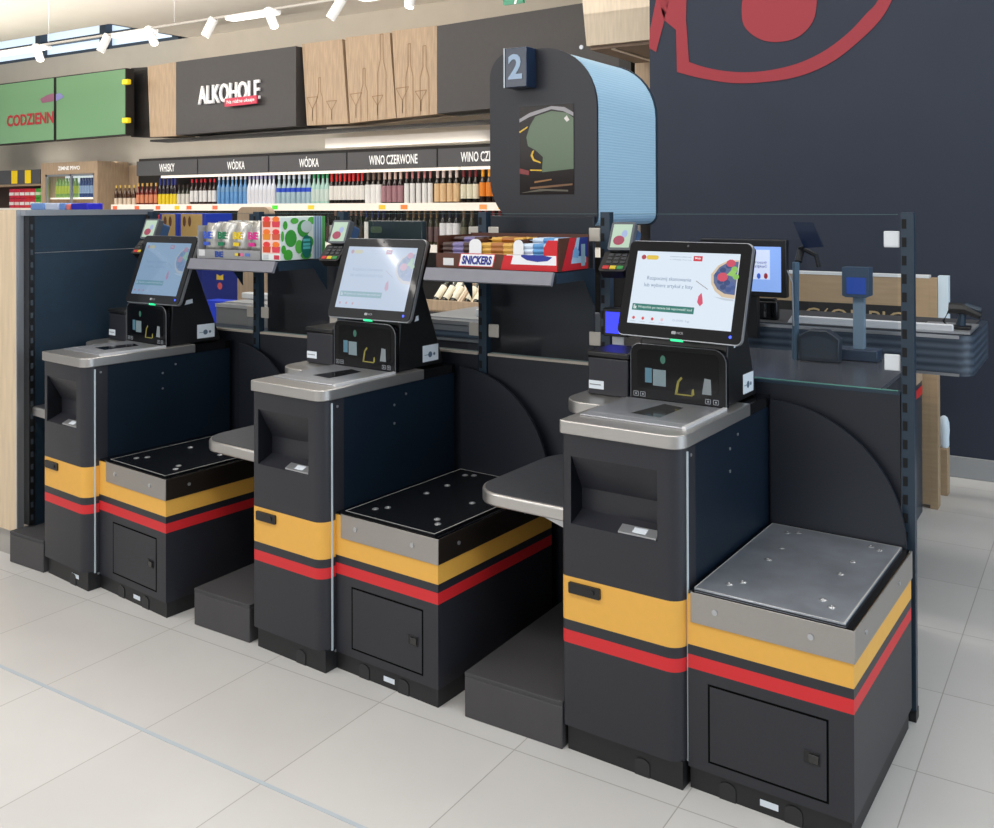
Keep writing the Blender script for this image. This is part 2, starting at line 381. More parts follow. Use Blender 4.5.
# canopy strip and category signs above the alcohol shelves
def sx(u): return at(u, 165, BW).x
shelf_x0, shelf_x1 = at(112,205,BW).x, at(640,200,BW).x
ZS = at(300,204.5,BW).z                                 # top of the top shelf
edges = [138,199.5,270.5,348.6,439,545]
names = ['WHISKY','WÓDKA','WÓDKA','WINO CZERWONE','WINO CZERWONE']
lbl = ['grey category sign reading WHISKY above the gold capped bottles','grey category sign reading WÓDKA above the pale blue bottles','grey category sign reading WÓDKA above the clear bottles','grey category sign reading WINO CZERWONE above the red foil bottles','grey category sign reading WINO CZERWONE partly behind the number two sign']
spans = [(172,12),(236,17),(309,18),(393,50),(463+25,50)]
for i in range(5):
    x0, x1 = sx(edges[i])+.012, sx(edges[i+1])-.012
    zt, zb = at(edges[2],156,BW-.02).z, at(edges[2],172,BW-.02).z
    t = thing('category_sign', lbl[i], 'sign', ((x0+x1)/2,BW,zb), 'category signs over the alcohol shelves')
    MB().box(x0, x1, BW-.03, BW, zb, zt).build('sign_board', M['signm'], t)
    uc = (at(spans[i][0],160,BW-.03).x); hw = [.16,.165,.165,.36,.36][i]
    if i == 0: uc = at(167,168,BW-.03).x
    text('lettering', names[i], YF(BW-.03), uc-hw, uc+hw, (zt+zb)/2-.055, (zt+zb)/2+(.075 if 'Ó' in names[i] else .055), M['letter'], t, .02, .003)
    u0, u1 = (160,218,287,368,459,560)[i:i+2]
    a, b = at(u0,172,BW).x+.02, at(u1,172,BW).x-.02
    tag(MB().box(a, b, BW-.0, BW+.05, zb-.036, zb-.004).build('light_strip', M['shelflit'], origin=(a,BW,zb)), 'pale lit strip under the '+names[i]+' sign'+[' at the left end',' above blue bottles',' above clear bottles',' above red foil bottles',' beside the number two sign'][i], 'light strip', 'lit strips under the category signs')
# white ledge panel above the signs
tag(MB().box(at(328,140,BW+.3).x, at(640,140,BW+.3).x, BW+.25, BW+.3, at(400,143,BW+.25).z-.02, 2.335).build('ledge_panel', mat('pale_ledge', (228,222,214), .6), origin=(-5,BW+.3,2.2)), 'pale ledge panel above the red wine category signs', 'ledge')
# shelving behind
bp0 = at(139,205,WY-.05).x
sh = thing('wall_shelving', 'long white lipped alcohol shelving along the back wall', 'shelving', (-8,BW,0))
MB().box(bp0, shelf_x1, WY-.05, WY-.02, .1, 2.2).build('back_panel', mat('shelf_back_dark', (30,28,28), .6), sh)
for zz in (ZS, at(440,246,BW).z): 
    MB().box(shelf_x0, shelf_x1, BW, WY-.06, zz-.02, zz).build('shelf_board', M['shelfw'], sh)
    MB().box(shelf_x0, shelf_x1, BW-.015, BW, zz-.075, zz+.012).build('price_rail', M['shelfw'], sh)
MB().box(shelf_x0, shelf_x1, BW+.1, WY-.06, .05, .35).build('kick_board', M['fdark'], sh)
fx = YF(BW-.016)
for i, (u, c) in enumerate(((116,(246,110,70)),(138,(246,110,70)),(159,(246,120,80)),(178,(250,200,40)),(190,(246,110,70)),(216,(246,120,90)),(276,(80,230,60)),(312,(250,210,60)),(383,(250,200,60)),(405,(246,140,70)),(484,(246,160,90)),(503,(250,210,70)))):
    x = at(u,207,BW).x
    MB().flat(fx, rect(x-.05, x+.05, ZS-.06, ZS-.01), .001).build('price_tag', cm(c, emit=.15), sh)
# ------------------------------------------------------- bottles on the top shelf
def mk_bottle(name, kind, glass, label, cap, h=.30, r=.035, lab=(.12,.5), neck=.62, capz=.86, labr=1.02):
    """kind of bottle: body mesh with a label and a cap as its parts, built at the origin"""
    r = r*.84; label = tuple(int(c*.93) for c in label)
    prof = [(r*.92,0),(r,.01*h*3),(r,h*neck*.86),(r*.82,h*neck),(r*.4,h*(neck+.12)),(r*.36,h*capz),(r*.36,h*.97)]
    o = MB().lathe(prof, seg=12).build(name, cm(glass, .15))
    o['_h'] = h
    MB().lathe([(r*labr,h*lab[0]),(r*labr,h*lab[1])], seg=12).build('bottle_label', cm(label, .6), o)
    MB().lathe([(r*.46,h*capz),(r*.46,h),(r*.3,h*1.002)], seg=10).build('bottle_cap', cm(cap, .4), o)
    return o
ORD = ['first','second','third','fourth','fifth','sixth','seventh','eighth','ninth','tenth','eleventh','twelfth']
def run(u0, u1, n, desc, kw, y, z, v, group, where):
    x0, x1 = at(u0,v,y).x, at(u1,v,y).x; st = (x1-x0)/n
    proto = mk_bottle('bottle', 0, **kw); del proto['_h']
    for k in range(n):
        b = proto if k == 0 else dup(proto)
        b.location = (x0+st*(k+.5), y+random.uniform(-.006,.006), z)
        pos = 'leftmost' if k == 0 else ('rightmost' if k == n-1 else ORD[k]+' from left')
        tag(b, '%s %s, %s' % (pos, desc, where), 'bottle', group)
T = 'bottles on the top alcohol shelf'
R = [
 (114.5,136.5,5,'whisky bottle with gold cap, cream label',dict(glass=(74,44,24),label=(246,226,204),cap=(222,190,96),h=0.286,lab=(.02,.36)),'at the top shelf left end'),
 (136.5,158.5,5,'red-brown bottle with round cream label',dict(glass=(118,32,20),label=(236,150,110),cap=(226,180,96),h=0.308,lab=(.1,.48)),'under the WHISKY sign'),
 (159,177.5,5,'dark bottle with blue neck and yellow label',dict(glass=(40,28,34),label=(250,222,40),cap=(52,60,140),h=0.380,lab=(.02,.4),capz=.6),'under the WHISKY sign'),
 (177.5,189.5,3,'short bottle with white label and green stripe',dict(glass=(60,60,50),label=(232,230,222),cap=(60,46,40),h=0.275,r=.034,lab=(.05,.55)),'under the WHISKY sign'),
 (190,217,6,'rum bottle with red cap, white oval label',dict(glass=(52,30,30),label=(246,246,248),cap=(206,36,52),h=0.347,lab=(.12,.55)),'left of the blue vodka'),
 (217.5,247.5,7,'sky blue vodka bottle with pale cap',dict(glass=(104,158,214),label=(122,168,214),cap=(226,234,246),h=0.380,lab=(.45,.6)),'under the first WÓDKA sign'),
 (248,276,7,'frosted white vodka bottle with violet band',dict(glass=(226,232,244),label=(238,240,250),cap=(176,176,220),h=0.380,r=.041,lab=(.1,.5)),'beside the blue vodka'),
 (277,312,7,'clear vodka bottle with bright blue band',dict(glass=(170,196,208),label=(40,84,220),cap=(214,226,240),h=0.369,r=.043,lab=(.42,.56)),'under the second WÓDKA sign'),
 (312,329.5,4,'clear bottle with green cap and pale label',dict(glass=(176,214,206),label=(214,232,226),cap=(70,170,116),h=0.369,r=.042,lab=(.1,.5)),'left of the red wine'),
 (330,365,8,'wine bottle with red foil, white label',dict(glass=(26,22,20),label=(250,248,244),cap=(214,44,40),h=0.369,r=.04,lab=(.14,.6),capz=.74),'beside the clear bottles'),
 (365.5,382,3,'wine bottle with large bright white label',dict(glass=(26,22,20),label=(255,255,255),cap=(120,100,90),h=0.380,r=.046,lab=(.03,.6),capz=.74),'under the WINO CZERWONE sign'),
 (382,403.5,4,'dark wine bottle with dusty pink label',dict(glass=(40,24,26),label=(178,132,140),cap=(216,190,180),h=0.385,r=.044,lab=(.06,.55),capz=.74),'under the WINO CZERWONE sign'),
 (404,433.5,5,'black wine bottle with narrow white label',dict(glass=(20,18,18),label=(250,250,250),cap=(196,130,130),h=0.391,r=.036,lab=(.03,.6),capz=.74),'under the WINO CZERWONE sign'),
 (434.5,460,4,'dark wine bottle with beige label',dict(glass=(30,24,20),label=(240,204,156),cap=(214,196,192),h=0.391,r=.046,lab=(.06,.58),capz=.74),'beside the yellow tag'),
 (460.5,479.5,3,'wine bottle with maroon foil, cream label',dict(glass=(22,20,18),label=(246,240,214),cap=(122,40,46),h=0.396,r=.044,lab=(.14,.54),capz=.74),'left of the orange labels'),
 (480,512,5,'bottle with orange label and cap',dict(glass=(40,26,18),label=(248,146,40),cap=(246,168,40),h=0.396,r=.046,lab=(.2,.58),capz=.74),'against the number two sign'),
]
for u0,u1,n,desc,kw,where in R: run(u0,u1,n,desc,kw,BW+.07,ZS+.001,200,T,where)
# bottles on the shelf below, seen over and through the glass panels
ZL = at(440,246,BW).z + .001; hL = at(400,208,BW+.08).z - ZL
L2 = 'bottles on the lower alcohol shelf'
for u0,u1,n,desc,kw,where in [
 (272,332,9,'dark small bottle with black cap',dict(glass=(34,28,26),label=(70,50,40),cap=(26,24,24),h=hL-.01,r=.036),'behind the green carton'),
 (333,364,6,'dark bottle with tan capsule',dict(glass=(30,26,24),label=(60,48,40),cap=(150,112,92),h=hL,capz=.78),'behind the card terminal'),
 (364,387,4,'bottle with navy capsule, white label',dict(glass=(28,26,30),label=(244,240,236),cap=(38,42,96),h=hL,lab=(.05,.62),capz=.74),'behind the dark display'),
 (387,405,3,'bottle with black capsule, cream label',dict(glass=(28,26,26),label=(236,226,210),cap=(28,26,26),h=hL,lab=(.05,.6),capz=.74),'behind the dark display'),
 (405,440,6,'olive wine bottle with brown capsule',dict(glass=(62,58,34),label=(110,84,84),cap=(120,94,60),h=hL,lab=(.1,.5),capz=.74),'right of the dark display'),
 (440,460,3,'dark wine bottle with square white label',dict(glass=(30,28,30),label=(252,250,252),cap=(40,42,60),h=hL,r=.05,lab=(.1,.6),capz=.74),'beside the slotted post'),
 (460,476,2,'olive bottle with cream stripe label',dict(glass=(56,56,36),label=(120,116,92),cap=(110,90,66),h=hL,r=.046,lab=(.1,.5),capz=.74),'at the slotted post'),
 (477,523,7,'dark bottle with small coloured capsule',dict(glass=(30,26,24),label=(60,54,46),cap=(150,40,52),h=hL,capz=.8),'under the number two sign'),
]: run(u0,u1,n,desc,kw,BW+.08,ZL,225,L2,where)
# something orange and pale past the sign's right edge, on the same shelves
run(626,640,2,'amber bottle with white label',dict(glass=(206,96,30),label=(240,230,222),cap=(60,40,34),h=.34,r=.05,lab=(.4,.8)),BW+.1,ZL,232,L2,'past the number two sign')
# oak crate of wine bottles lying back with their necks up
CY_ = 5.45
c0, c1 = at(424,300,CY_).x, at(560,300,CY_).x; zb, zt = at(450,311,CY_).z, at(450,301,CY_).z
cr = thing('wine_crate', 'oak crate stand holding tilted wine bottles behind the glass', 'crate', ((c0+c1)/2,CY_,0))
MB().box(c0,c1,CY_,CY_+.03,zb,zt).build('front_board', M['wood'], cr)
MB().box(c0,c1,CY_+.03,CY_+.5,zb-.02,zb).build('bottom_board', M['wood'], cr)
MB().box(c0,c1,CY_+.03,CY_+.5,0,zb-.02).build('base', M['fdark'], cr)
MB().prism([(c0+.42,CY_+.04,zb),(c0+.46,CY_+.04,zb),(c0+.46,CY_+.5,zb+.45),(c0+.42,CY_+.5,zb+.45)],[(c0+.42,CY_+.04,zt),(c0+.46,CY_+.04,zt),(c0+.46,CY_+.5,zb+.5),(c0+.42,CY_+.5,zb+.5)]).build('divider', M['wood'], cr)
MB().box(c0,c1,CY_+.5,CY_+.53,zb,zb+.75).build('back_board', mat('lit_back', (250,240,220), .6), cr)
pb = mk_bottle('wine_bottle',0,glass=(34,36,26),label=(250,244,222),cap=(60,70,50),h=.31,r=.042,lab=(.1,.62),capz=.76); del pb['_h']
for k in range(8):
    b = pb if k == 0 else dup(pb)
    b.location = (c0+.07+k*.115+(.06 if k > 2 else 0), CY_+.1, zt-.02); b.rotation_euler = (-.75, .12, 0)
    tag(b, 'tilted wine bottle with cream label, %s from left in the oak crate' % ORD[k], 'bottle', 'tilted wine bottles in the oak crate')
# ------------------------------------------------------- far left: fridge, shelf, packs
FY = 5.95
x0, x1 = at(41,180,FY).x, at(97.5,180,FY).x; zt = at(70,162,FY).z; FB = 6.44
fg = thing('drinks_fridge', 'oak clad drinks fridge with glass doors left of the alcohol shelves', 'fridge', ((x0+x1)/2,FY,0))
u = lambda px: at(px,180,FY).x; vz = lambda py: at(70,py,FY).z
MB().box(x0,u(45),FY,FB,0,zt).box(u(94),x1,FY,FB,0,zt).box(u(45),u(94),FY,FB,vz(174),zt).box(u(45),u(94),FB-.03,FB,0,vz(174)).box(u(45),u(94),FY,FB-.03,0,1.2).build('oak_casing', M['wood'], fg)
text('lettering', 'ZIMNE PIWO', YF(FY), u(58), u(80), vz(172)+.03, vz(166), M['letter'], fg, .03, .002)
dr = MB().box(u(45),u(46.5),FY+.01,FY+.04,1.2,vz(174)).box(u(92.5),u(94),FY+.01,FY+.04,1.2,vz(174)).box(u(69.3),u(70.6),FY+.01,FY+.04,1.2,vz(174)).box(u(45),u(94),FY+.01,FY+.04,vz(174)-.03,vz(174)).build('door_frame', M['alu'], fg)
MB().flat(YF(FY+.02), rect(u(46.5),u(92.5),1.2,vz(174)-.03), 0).build('door_glass', M['fglass'], dr)
MB().box(u(45),u(94),FY+.08,FB-.03,vz(199),vz(197.5)).build('fridge_shelf', M['shelflit'], fg)
MB().box(u(46),u(93),FY+.3,FY+.32,vz(198),vz(175)).build('lit_back_panel', mat('fridge_back_light',(226,236,244),.5,emit=.7), fg)
def cans(u0,u1,n,col,cap,desc,zb,hh):
    a,b = u(u0),u(u1); st=(b-a)/n
    pr = MB().lathe([(st*.4,0),(st*.45,.01),(st*.45,hh*.7),(.018,hh*.85),(.018,hh)],seg=10).build('beer_bottle', cm(col,.3))
    MB().lathe([(st*.46,hh*.2),(st*.46,hh*.6)],seg=10).build('bottle_label', cm(cap,.5), pr)
    for k in range(n):
        c = pr if k==0 else dup(pr); c.location=(a+st*(k+.5),FY+.14,zb)
        tag(c, '%s, %s from left in the fridge' % (desc, ORD[k]), 'bottle', 'bottles in the drinks fridge')
MB().box(x1,at(138,180,FB).x,FB+.005,WY-.002,0,zt-.05).build('rear_board', M['wood'], fg)
cans(47.5,69,7,(150,190,110),(206,222,90),'green beer bottle with lime label',vz(197.4)+.001,.29)
cans(71,93,8,(60,84,140),(170,196,230),'dark blue beer bottle with pale label',vz(197.4)+.001,.29)
# shelf unit left of the fridge
LX0, LX1 = at(-60,180,5.97).x, at(40,180,5.97).x
lu = lambda px: at(px,180,5.97).x; lz = lambda py: at(20,py,5.97).z
ls = thing('market_shelf_unit', 'shelf unit with a dark header and yellow tags at the left edge', 'shelving', ((LX0+LX1)/2,5.97,0))
MB().box(LX0,LX1,5.97,6.0,lz(184),lz(170)).build('header_board', M['signm'], ls)
for px in (14.5,28): MB().flat(YF(5.97), rect(lu(px-3), lu(px+3), lz(183.5), lz(170.5)), .002).build('header_tag', mat('tag_yellow',(246,210,20),.5,emit=.15), ls)
MB().box(LX0,LX1,5.99,6.41,lz(184)-.03,lz(184)).build('shelf_board', M['wood'], ls)
MB().box(LX0,LX1,6.40,6.43,0,lz(186)).build('back_panel', mat('shelf_back_brown',(64,44,34),.6), ls)
MB().box(LX0,LX1,5.99,6.39,lz(208)-.03,lz(208)).build('shelf_board', M['shelfw'], ls)
packc = [((206,40,70),(246,246,246)),((214,34,60),(250,230,230)),((200,30,64),(250,250,250)),((216,44,50),(240,240,240)),((206,40,60),(250,250,250)),((70,160,50),(220,240,200)),((60,150,50),(230,240,200))]
for k,(c1,c2) in enumerate(packc):
    a = lu(4+k*5.2); w_ = lu(9)-lu(4)
    for j,zz in enumerate((0,1)):
        hh = (lz(189)-lz(208))/2; z0 = lz(208)+.002+zz*(hh+.004)
        pk = MB().box(a+.004,a+w_-.004,6.05,6.2,z0,z0+hh).build('grocery_pack', cm(c1), bevel=.006, origin=(a,6.07,z0))
        lb = MB().box(a+.012,a+w_-.012,6.044,6.0495,z0+hh*.3,z0+hh*.62).build('pack_label', cm(c2)); lb.parent = pk; lb.location = -Vector(pk.location)
        tag(pk, '%s pack, %s from left, %s layer of the left edge shelf' % ('red' if k<5 else 'green', ORD[k], 'lower' if j==0 else 'upper'), 'grocery pack', 'packs on the left edge shelf')
# ============================================================ THE KIOSK ROW
bands_t = ((.072,.300,0),(.300,.335,1),(.335,.363,0),(.363,.482,2),(.482,.627,0))
def arch(mb, x, y, z, r=.022, h=.03):
    """raised arch detail on a plinth front"""
    pr = [(x-r, z)] + [(x+r*math.cos(PI-PI*k/8), z+h+r*.7*math.sin(PI*k/8)) for k in range(9)] + [(x+r, z)]
    mb.yprism(pr, y-.0025, y)
ARCHM = mat('plinth_arch', (36,36,38), .45)
ANG = [-.04,-.065,-.1]; KSH = [0,.011,-.014]; KDY = [0,-.022,-.02]
def place(t, k, dx=0, dy=0):
    """move a finished station part to its stand: each stand is turned a little on the spot"""
    pv = Vector((-.02,.3,0)); l = Vector(t.location)
    t.location = pv + Matrix.Rotation(ANG[k],3,'Z') @ (l-pv) + Vector((dx-P*k,dy,0)); t.rotation_euler.z = ANG[k]
def make_kiosk(k):
    t = thing('self_checkout_kiosk', ['','',''][0] or 'x', 'self-checkout', (-.18,.3,0), 'self-checkout kiosks')
    # --- cabinet: rounded front shell with colour bands and a recess
    X0, X1 = [-.365,-.354,-.34][k], 0.0
    sec = lambda a, b, r0, r1, y0, y1: rrect(a, b, y0, y1, [r0, r1, 0, 0], 6)
    mb = MB()
    for z0, z1, mi in bands_t: mb.zprism(sec(X0, X1, .018, .042, 0, .09), z0, z1, mi, True)
    mb.zprism(sec(X0, X1, .018, .042, 0, .09), .812, .872, 0, True)
    mb.zprism(sec(X0, X0+.034, .018, 0, 0, .09), .627, .812, 0, True)
    mb.zprism(sec(-.067, X1, 0, .042, 0, .09), .627, .812, 0, True)
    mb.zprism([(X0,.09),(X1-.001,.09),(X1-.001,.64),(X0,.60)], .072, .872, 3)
    mb.build('cabinet', [M['anth'], M['red'], M['yellow'], M['anth2']], t)
    # recess lining
    mb = MB()
    R0 = X0+.034; A = dict(a=(R0,.003,.812), b=(-.067,.003,.812), c=(-.067,.058,.712), d=(R0,.058,.712), e=(-.067,.058,.652), f=(R0,.058,.652), g=(-.067,.001,.627), h=(R0,.001,.627))
    mb.poly([A['a'],A['b'],A['c'],A['d']]); mb.poly([A['d'],A['c'],A['e'],A['f']]); mb.poly([A['f'],A['e'],A['g'],A['h']])
    mb.poly([A['a'],A['d'],A['f'],A['h']]); mb.poly([A['b'],A['g'],A['e'],A['c']])
    rc = mb.build('coin_recess', M['anth'], t)
    MB().prism([(-.185,.003,.629),(-.072,.003,.629),(-.072,.03,.641),(-.185,.03,.641)],[(-.185,.002,.634),(-.072,.002,.634),(-.072,.028,.646),(-.185,.028,.646)]).build('coin_slot', M['alu'], rc)
    MB().poly([(-.145,.006,.6365),(-.105,.006,.6365),(-.105,.024,.6445),(-.145,.024,.6445)]).build('slot_label', M['sticker'], rc)
    MB().yprism(rrect(X0+.028,X0+.128,.439,.469,.004), -.006, .001).build('lock_plate', M['black'], t)
    lk = [o for o in SC.objects if o.parent == t and o.name.startswith('lock_plate')][0]
    MB().yprism(disc(X0+.104,.454,.007), -.009, -.006).build('lock_cylinder', M['dark'], lk)
    mb = MB().box(X0+.014,-.004,.014,.59,0,.072); pl = mb.build('plinth', M['dark'], t)
    mb = MB(); arch(mb, -.12, .014, .0); mb.build('plinth_arch', ARCHM, pl)
    MB().box(-.002,.003,.036,.041,.066,.862).build('corner_trim', mat('trim_bright', (200,212,218), .4), t)
    fr = XF(0)
    for y, z in ((.062,.848),(.052,.060),(.322,.806),(.322,.742),(.38,.835)):
        MB().slab(fr, disc(y, z, .0045, 10), 0, .002).build('screw', M['alu'], t)
    # --- steel worktop, side ledge, platter
    cm_ = MB().zprism(rrect(X0-.004,.005,-.007,.47,[.014,.042,0,0],6), .872, .908, 0, True).build('worktop', M['steel2'], t, bevel=.003)
    MB().zprism([(X0-.001,.471),(.003,.471),(.003,.64),(X0-.001,.60)],.872,.905).build('rear_cover', M['blackgl'], t)
    MB().zprism(rrect(-.525,X0-.0045,.235,.52,[.085,0,0,.1],6), .866, .904, 0, True).build('side_ledge', M['steel2'], t, bevel=.003)
    pf = MB().box(X0+.02,-.03,.072,.348,.9082,.9125).build('scanner_platter', M['steel'], t, bevel=.0015)
    MB().flat(zf(.9126), rect(X0+.02,-.03,.1095,.1115), .0003).build('platter_seam', M['white'], pf)
    MB().box(-.0295,-.018,.072,.348,.9082,.9155).build('platter_edge', mat('bright_edge', (236,236,238), .3, .4), pf)
    MB().flat(zf(.9126), [(-.228,.155),(-.132,.147),(-.129,.292),(-.2,.31)], .0004).build('scan_window', M['blackgl'], pf)
    # --- scanner tower: side profile plus arched front
    sc = MB().xprism([(.372,.9085),(.385,1.07),(.44,1.30),(.47,1.30),(.50,1.22),(.612,.925),(.612,.9085)], -.318, -.032).build('scanner_tower', M['black'], t, bevel=.004)
    def afr(y0): return [(-.334,.912),(-.022,.912)]
    arc = rrect(-.334,-.022,.9095,1.078,[0,0,.04,.03],6)
    MB().yprism(arc, .352, .372, 0).build('front_bezel', mat('bezel_gloss', (13,13,15), .22, spec=.3), sc, bevel=.002)
    # silver outline of the arch
    path = [(x,.350,z) for x, z in arc if z > .912 or True]
    i0 = next(i for i, (x, z) in enumerate(arc) if abs(x+.022) < 1e-6 and abs(z-.9095) < 1e-6)
    ring = arc[i0:] + arc[:i0]
    MB().tube([(x,.351,z) for x, z in ring if True], .0016, 6).build('silver_edge', mat('edge_grey', (112,114,118), .35, .6), sc)
    wf = YF(.352)
    MB().flat(wf, rrect(-.312,-.046,.945,1.062,.016), .0008).build('scan_window', mat('scan_window_black', (9,9,11), .12, spec=.25), sc)
    MB().flat(wf, rect(-.285,-.262,.962,1.006), .0014).build('mirror_panel', cm((84,124,142),.3), sc)
    MB().flat(wf, rect(-.258,-.215,.955,1.004), .0014).build('paper_notice', cm((122,140,146),.5), sc)
    MB().flat(wf, [(-.098,.945),(-.068,.945),(-.07,.99),(-.09,.992)], .0014).build('paper_notice', cm((132,140,144),.5), sc)
    mb = MB()
    for q in ([(-.186,.935),(-.178,.935),(-.17,.975),(-.178,.975)],[(-.182,.935),(-.128,.935),(-.128,.939),(-.182,.939)],[(-.178,.975),(-.165,.99),(-.16,.985),(-.172,.972)],[(-.132,.936),(-.122,.94),(-.124,.958),(-.13,.955)]): mb.flat(wf, q, .0014)
    mb.build('brass_bracket', cm((140,132,60),.35), sc)
    MB().flat(wf, disc(-.225,1.035,.009,12,.013), .0014).build('green_reflector', cm((60,110,94),.3), sc)
    for a in (-.325,-.302,-.088,-.063):
        mb = MB(); mb.flat(wf, rect(a,a+.018,.918,.920), .001); mb.flat(wf, rect(a,a+.018,.931,.933), .001); mb.flat(wf, rect(a,a+.002,.918,.933), .001); mb.flat(wf, rect(a+.016,a+.018,.918,.933), .001); mb.flat(wf, rect(a+.006,a+.012,.923,.928), .001); mb.build('pictogram', cm((140,144,150)), sc)
    MB().flat(XF(-.032), rect(.5,.585,.925,.985), .0015).build('service_sticker', M['sticker'], sc)
    mb = MB()
    for a, r in ((.54,.011),(.562,.006)): mb.flat(XF(-.032), disc(a,.95,r,12), .0022)
    mb.flat(XF(-.032), rect(.51,.53,.949,.951), .0022); mb.build('sticker_print', cm((90,110,130),.6), sc)
    MB().flat(XF(-.032), [(.43,1.075),(.48,1.082),(.478,1.1),(.428,1.093)], .0015).build('code_sticker', M['sticker'], sc)
    # --- monitor
    mx, my, mz, yaw, tilt, W, H = [(-.161,.365,1.246,-.129,.281,.421,.297),(-.137,.374,1.235,.007,.337,.39,.305),(-.123,.376,1.23,.014,.345,.35,.304)][k]
    pm = Vector((-.02,.3,0)); pm = pm + Matrix.Rotation(-ANG[k],3,'Z') @ (Vector((mx-KSH[k],my-KDY[k],mz))-pm); mx, my = pm.x, pm.y; yaw -= ANG[k]
    r = Vector((math.cos(yaw), math.sin(yaw), 0)); n0 = Vector((-math.sin(yaw), math.cos(yaw), 0))
    u = Vector((0,0,1))*math.cos(tilt) + n0*math.sin(tilt)
    F = Frame((mx,my,mz), r, u); sx = W/.421; w, h = W/2, H/2
    S = lambda a: a*sx
    mo = MB().slab(F, rrect(-w+.004,w-.004,-h+.004,h-.004,.016), -.034, 0).build('monitor', M['black'], t)
    MB().slab(F, rrect(-w,w,-h,h,.019), -.016, -.004).build('silver_edge', M['alu'], mo)
    MB().slab(F, rrect(-w+.0025,w-.0025,-h+.0025,h-.0025,.017), -.004, .0012).build('bezel', mat('bezel_black_%d' % k, (22,21,23), .3, spec=[.15,.4,.4][k], coat=[0,.5,.5][k]), mo)
    sw, s0, s1 = w-.034*sx, -h+.038, h-.034
    D = .0018
    SCR = [(222,234,246),(198,212,232),(138,166,196)][k]; FADE = [.1,.74,.7][k]; SE = [.92,.86,.8][k]  # farther screens: haze of reflected light mixed into the picture colours
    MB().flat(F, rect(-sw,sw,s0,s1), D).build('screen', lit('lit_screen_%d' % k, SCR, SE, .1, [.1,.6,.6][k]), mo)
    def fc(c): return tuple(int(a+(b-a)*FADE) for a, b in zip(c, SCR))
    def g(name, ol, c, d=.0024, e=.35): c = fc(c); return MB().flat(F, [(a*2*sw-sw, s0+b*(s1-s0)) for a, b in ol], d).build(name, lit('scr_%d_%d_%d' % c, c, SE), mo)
    def tx(body, a0, a1, b0, b1, c, bold=.0):
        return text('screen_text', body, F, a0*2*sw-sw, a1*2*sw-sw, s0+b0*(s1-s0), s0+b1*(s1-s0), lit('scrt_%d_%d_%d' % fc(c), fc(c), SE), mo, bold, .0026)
    # retailer logo pill, red emblem tag, heading, green bar, footer icons
    g('logo_pill', rrect(.10,.225,.885,.945,.025), (228,190,60)); g('logo_spot', disc(.075,.915,.024,12,.034), (170,60,70), .0028)
    tx('Codziennie niskie ceny', .34, .55, .925,.945, (120,132,156)); tx('z Moją kartą', .34, .55, .885,.905, (150,160,176))
    g('red_logo_tag', rect(.57,.655,.885,.955), (206,50,62)); tx('Moja', .585,.64,.905,.94, (250,240,240), .02)
    tx('Rozpocznij skanowanie', .14,.575,.59,.655, (104,124,156)); tx('lub wybierz artykuł z listy', .12,.60,.495,.56, (104,124,156))
    g('green_bar', [(.03,.18),(.64,.18),(.64,.27),(.03,.27)], (46,112,100), .0024, .25); tx('Wszystkie po nazwie lub wprowadź kod', .09,.62,.205,.25, (226,240,236)); tx('Ex', .045,.075,.2,.25, (255,255,255), .03)
    for a in (.06,.155,.25,.345): g('footer_icon', disc(a,.075,.014,10,.022), (216,70,74) if a < .3 else (232,190,196)); tx('menu', a-.025,a+.025,.022,.035,(170,180,196))
    tx('0.000 kg', .45,.61,.06,.095, (176,186,206))
    # berries in a bowl at the right edge of the picture
    ol = [(.99,.40),(.99,.93)] + [(.86+.17*math.cos(PI*.62+a*1.15)*1.0, .66+.27*math.sin(PI*.62+a*1.15)) for a in [0,.3,.6,.9,1.2,1.5,1.8,2.1,2.4]]
    g('bowl_rim', [(.995,.92),(.90,.915),(.81,.84),(.755,.72),(.765,.60),(.81,.50),(.88,.43),(.995,.415)], (214,190,160))
    g('bowl_inside', [(.993,.90),(.90,.89),(.825,.82),(.78,.71),(.79,.61),(.83,.53),(.90,.475),(.993,.465)], (84,96,136), .0028)
    rr = random.Random(3)
    for i, (a, b, rad) in enumerate(((.82,.72,.03),(.85,.63,.03),(.88,.56,.03),(.93,.53,.028),(.965,.50,.026),(.91,.62,.03),(.95,.60,.03),(.86,.78,.03),(.91,.84,.028),(.97,.56,.024),(.89,.68,.03))):
        g('blueberry', disc(a,b,rad,10,rad*1.25), rr.choice([(58,78,132),(72,92,148),(50,66,112)]), .0032)
    for a, b, rad in ((.865,.69,.05),(.925,.875,.042),(.985,.70,.03),(.965,.8,.03)): g('raspberry', disc(a,b,rad,10,rad*1.2), (206,70,90) if rad > .032 else (130,190,84), .0036)
    g('mint_leaf', [(.90,.72),(.94,.79),(.99,.77),(.96,.70)], (142,196,92), .0038)
    g('loose_raspberry', [(.66,.34),(.665,.42),(.69,.47),(.705,.40),(.715,.33),(.69,.29)], (214,74,100), .0032); g('twig', [(.62,.62),(.625,.625),(.745,.52),(.74,.515)], (130,120,116), .0028)
    g('tablecloth_shadow', [(.80,.43),(.9,.39),(.99,.385),(.99,.41),(.88,.42)], (196,206,218), .0022)
    text('maker_logo', 'NCR', F, S(.002), S(.024), -h+.0165, -h+.0235, cm((150,150,154)), mo, .02, .002)
    MB().flat(F, rrect(S(-.016),S(-.001),-h+.0155,-h+.0245,.003), .002).build('logo_mark', cm((170,170,174)), mo)
    MB().flat(F, disc(w-.034*sx,-h+.022,.0045), .002).build('power_light', mat('power_blue', (60,84,255), .3, emit=1.5), mo)
    MB().flat(F, disc(0,h-.014,.0035), .002).build('camera_dot', cm((80,80,84)), mo)
